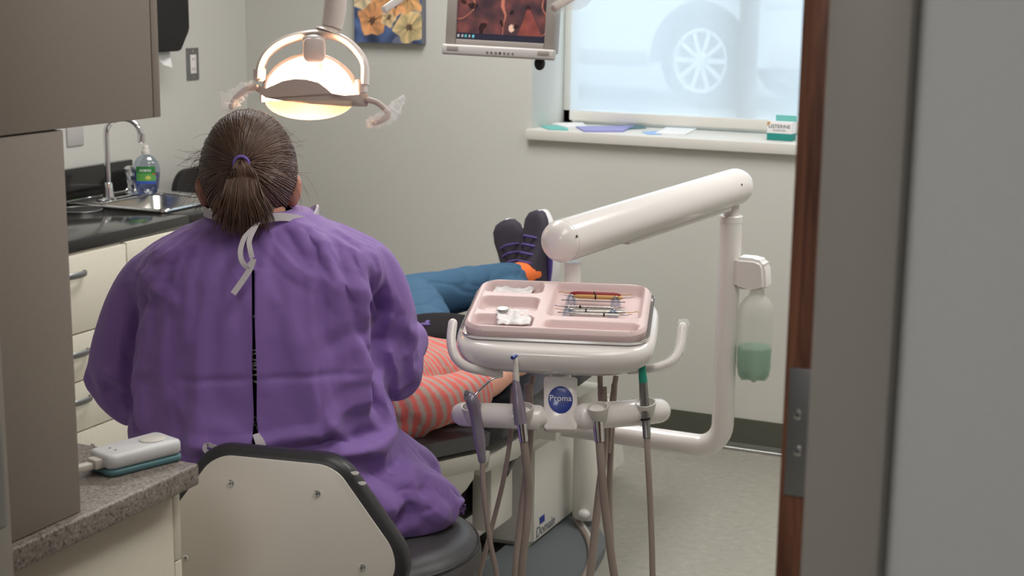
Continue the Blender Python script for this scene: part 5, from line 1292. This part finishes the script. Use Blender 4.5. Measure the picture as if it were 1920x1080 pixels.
tube(b, [Hd+V((0, -.005, .10)), Hd+V((0, .022, .118)), Hd+V((0, .03, .112))], [.008, .012, .012], 10, 4, round_=True)
tube(b, [Hd+V((-.022, .062, .092)), Hd+V((0, .062, .099)), Hd+V((.022, .062, .092))], [.004, .007, .004], 8, 4, round_=True)
for s in (-1, 1): ell(b, Hd+V((s*.078, .01, -.01)), (.01, .03, .02), u=12, v=8)
tube(b, [Hd+V((0, .06, -.03)), (-1.70, 2.58, .735), (-1.70, 2.66, .72)], [.05, .05, .06], 18, 4, round_=True)
loft(b, [ry_(y, -1.70, z, rx*.94, rz*.9) for y, z, rx, rz in TOR])
for k, a in arms.items():
    tube(b, a, [.044, .042, .038, .034, .025], 14, 5, round_=True)
    w0 = V(a[-1]); d = (w0-V(a[-2])).normalized(); sd_ = d.cross(V((0, 0, 1))).normalized()*(-1 if k == 'r' else 1)
    tube(b, [w0, w0+d*.04, w0+d*.075], [(.014, .026), (.014, .038), (.012, .036)], 12, 4, ref=(0, 0, 1), round_=True)
    cs = d.cross(V((0, 0, 1))).normalized()
    for j, ln in enumerate((.05, .06, .056, .044)):
        s0 = w0+d*.078+cs*(-.028+.0187*j); tube(b, [s0-d*.015, s0+d*ln*.5+V((0, 0, .002)), s0+d*ln*.9+V((0, 0, -.012))], [.0082, .0078, .0062], 8, 4, round_=True)
    tb = w0+d*.03+sd_*.028; tube(b, [tb, tb+d*.03+sd_*.018, tb+d*.058+sd_*.016+V((0, 0, -.006))], [.0105, .009, .0075], 8, 4, round_=True)
tube(b, [LH, LH.lerp(Lk, .5), Lk], [.078, .07, .052], 16, 5, round_=True); tube(b, [Lk, Lk.lerp(La, .4), La], [.05, .048, .032], 16, 5, round_=True)
tube(b, [RH, RH.lerp(Rk, .5), Rk], [.078, .07, .052], 16, 5, round_=True); tube(b, [Rk, Rk.lerp(Ra, .4), Ra], [.05, .048, .032], 16, 5, round_=True)
def footframe(A, D, T):
    D = V(D).normalized(); T = V(T); T = (T-D*T.dot(D)).normalized(); return A, D, T, D.cross(T)
lf_ = footframe(La, (La-Lk)+V((.05, .05, -.02)), (-.10, .05, 1)); rf_ = footframe(Ra, (-.12, 1, .02), (-.33, -.12, .9))
for A, D, T, Sx in (lf_, rf_):
    tube(b, [A-T*.03+D*.04, A+T*.06+D*.05, A+T*.15+D*.06], [(.03, .04), (.032, .034), (.018, .03)], 12, 4, ref=D, round_=True)
me = fuse(b, .0062, 4, 'body'); o = obj('body', me, 'skin', PT, smooth=0); me.transform(MW[PT].inverted())
for s in (-1, 1):
    ey = obj('eye', ell(NB(), Hd+V((s*.027, .0, .0795)), (.011, .009, .010)), 'eye', PT, True)
    obj('iris', ell(NB(), Hd+V((s*.027, .001, .0872)), (.0048, .0048, .003)), 'darkink', ey, True)
# hair
b = NB(); ell(b, Hd+V((0, -.012, -.008)), (.086, .108, .098), u=30, v=20)
bmesh.ops.delete(b, geom=[v_ for v_ in b.verts if (v_.co-Hd).z > .035 and (v_.co-Hd).y > -.075], context='VERTS')
b.transform(MW[PT].inverted()); me = mesh_from(b, 'hair', 180); vcol(me, lambda c_: tuple(x*(1+.4*noise.noise(V(c_)*60)) for x in lin((70, 52, 44)))); o = obj('hair', me, 'hairmat', PT); q = o.modifiers.new('s', 'SOLIDIFY'); q.thickness = .008
# striped top
b = NB(); loft(b, [ry_(y, -1.70, z+.002, rx+.012, rz+.006) for y, z, rx, rz in TOR[:-1]])
tube(b, arms['r'][:3]+[(-1.467, 3.0, .669)], [.058, .060, .056, .052], 18, 6, round_=False); tube(b, arms['l'][:3]+[(-1.935, 3.0, .669)], [.058, .06, .056, .052], 18, 6)
ell(b, (-1.545, 2.80, .650), (.075, .13, .065)); ell(b, (-1.62, 3.13, .70), (.07, .08, .035))
ts = fuse(b, .0062, 4, 'striped_top')
nv_ = len(ts.vertices); co = np.empty(nv_*3); ts.vertices.foreach_get('co', co); co = co.reshape(-1, 3); no = np.empty(nv_*3); ts.vertices.foreach_get('normal', no); no = no.reshape(-1, 3)
wr_ = np.array([noise.noise(V((x*9, y*16, z*9)))*.006-abs(noise.noise(V((x*14+3, y*22, z*14))))*.007 for x, y, z in co]); co2 = co+no*wr_[:, None]
ts.vertices.foreach_set('co', co2.reshape(-1))
c1_, c2_ = lin((212, 106, 99)), lin((172, 154, 146))
a_ = ts.color_attributes.new('Col', 'FLOAT_COLOR', 'CORNER')
lv = np.empty(len(ts.loops), dtype=np.int32); ts.loops.foreach_get('vertex_index', lv)
warp = np.array([.010*noise.noise(V((x*5, y*5, z*5))) for x, y, z in co]); ph = (co[:, 1]+warp+.25*(co[:, 2]-.66)+.12*np.abs(co[:, 0]+1.7))/.0265
m_ = (ph % 1.0) < .55
colv = np.where(m_[:, None], np.array([*c1_, 1]), np.array([*c2_, 1])); a_.data.foreach_set('color', colv[lv].reshape(-1))
ts.transform(MW[PT].inverted()); obj('striped_top', ts, 'stripes', PT)
# jeans
b = NB(); loft(b, [ry_(y, -1.69, z, rx, rz) for y, z, rx, rz in ((3.17, .652, .165, .092), (3.22, .652, .178, .100), (3.32, .648, .178, .098), (3.42, .642, .15, .085))])
tube(b, [LH, LH.lerp(Lk, .5)+V((0, 0, .012)), Lk], [.092, .088, .072], 20, 6, round_=True); tube(b, [Lk, Lk.lerp(La, .35), Lk.lerp(La, .75), Lk.lerp(La, .90)], [.070, .066, .050, .046], 20, 6, round_=True)
tube(b, [RH, RH.lerp(Rk, .5), Rk], [.092, .088, .070], 20, 6, round_=True); tube(b, [Rk, Rk.lerp(Ra, .4), Rk.lerp(Ra, .86)], [.068, .064, .050], 20, 6, round_=True)
jm = fuse(b, .0065, 4, 'jeans'); nv_ = len(jm.vertices); co = np.empty(nv_*3); jm.vertices.foreach_get('co', co); co = co.reshape(-1, 3); no = np.empty(nv_*3); jm.vertices.foreach_get('normal', no); no = no.reshape(-1, 3)
wr_ = np.array([noise.noise(V((x*8, y*8, z*12)))*.004-np.clip(.12-abs(noise.noise(V((x*12+3, y*9, z*20)))), 0, 1)*.03 for x, y, z in co]); co2 = co+no*wr_[:, None]; jm.vertices.foreach_set('co', co2.reshape(-1))
jm.transform(MW[PT].inverted()); jn = obj('jeans', jm, 'denim', PT)
# socks and shoes
for (A, D, T, Sx), K in ((lf_, Lk), (rf_, Rk)):
    u = (A-K).normalized()
    b = NB(); tube(b, [A-u*.05, A-u*.01, A+u*.03], [.038, .041, .045], 18, 4); obj('sock', b, 'orange', PT, True)
    rings, srings = [], []
    for f_, top, hw in ((-.075, .048, .018), (-.070, .018, .028), (-.055, -.008, .034), (-.02, -.020, .037), (.015, -.012, .037), (.05, .004, .039), (.09, .024, .043), (.13, .036, .045), (.16, .042, .040), (.178, .050, .028), (.184, .060, .014)):
        c_ = A+T*f_; sole = .078+(.004 if f_ < .03 else 0)
        ring = []
        for k in range(20):
            a = 2*PI*k/20; cc, ss = math.cos(a), math.sin(a)
            ring.append(c_+Sx*(1.15*hw*math.copysign(abs(cc)**.8, cc))+D*((top+sole)/2+(sole-top)/2*math.copysign(abs(ss)**.75, ss)))
        rings.append(ring)
    b = NB(); loft(b, rings); sh = obj('shoe', b, 'shoe', PT, True, 60)
    out = []
    for i in range(32):
        a = 2*PI*i/32; tt_ = .054+.132*math.cos(a); hw = (.036+.010*math.sin((tt_+.07)*11))*math.sin(a); out.append((tt_, hw))
    b = NB(); loft(b, [[A+T*x+Sx*(y*1.22)+D*d_ for x, y in out] for d_ in (.066, .072, .092, .096)]); obj('sole', b, 'shoesole', sh, True, 50)
    b = NB(); loft(b, [[A+T*x*1.0+Sx*(y*1.26)+D*d_ for x, y in out] for d_ in (.060, .067)]); obj('midsole_stripe', b, 'purple', sh, True, 50)
    for k in range(4):
        f_ = .035+.024*k; tp = -.004+.34*(f_-.04)
        b = NB(); tube(b, [A+T*f_+Sx*.030+D*(tp+.014), A+T*(f_+.008)+Sx*.0+D*(tp-.006), A+T*(f_+.002)-Sx*.030+D*(tp+.014)], .0034, 8, 5); obj('lace', b, 'purple', sh, True)
    b = NB(); ell(b, A+T*.012+D*-.018, (.018, .012, .012)); tube(b, [A+T*.012+D*-.020, A+T*.03-Sx*.02+D*-.026, A+T*.02-Sx*.035+D*-.012], .003, 8); obj('lace_bow', b, 'purple', sh, True)
# black pouch on the lap
pc = onx(826, 604, -1.66)
t = thing('pouch', 'black soft pouch with a purple mark and cord lying on the patient\'s lap', 'pouch', (pc.x, pc.y, pc.z-.014), rot=(math.radians(14), 0, math.radians(20)))
b = NB(); R = []
for i in range(9):
    f_ = i/8; x = -.10+.20*f_; hw = .066*math.sin(PI*(.12+.76*f_))**.6; R.append([V((x, hw*math.cos(a), .006+.014*math.sin(PI*(.1+.8*f_))*math.sin(a)+.02*x*0)) for a in [2*PI*k/16 for k in range(16)]])
loft(b, R); obj('body', b, 'pouchcloth', t, smooth=60)
b = NB(); ell(b, (-.035, -.022, .019), (.014, .006, .004)); ell(b, (-.03, -.012, .020), (.006, .010, .004)); obj('mark', b, 'purple', t)
b = NB(); tube(b, [(.08, 0, .01), (.10, .02, .03), (.125, .0, .018), (.11, -.03, .012), (.14, -.045, .02), (.165, -.02, .012)], .0022, 8); tube(b, [(.08, -.01, .01), (.11, -.012, .034), (.14, .01, .02), (.17, -.04, .01)], .0022, 8); obj('cord', b, 'black', t)
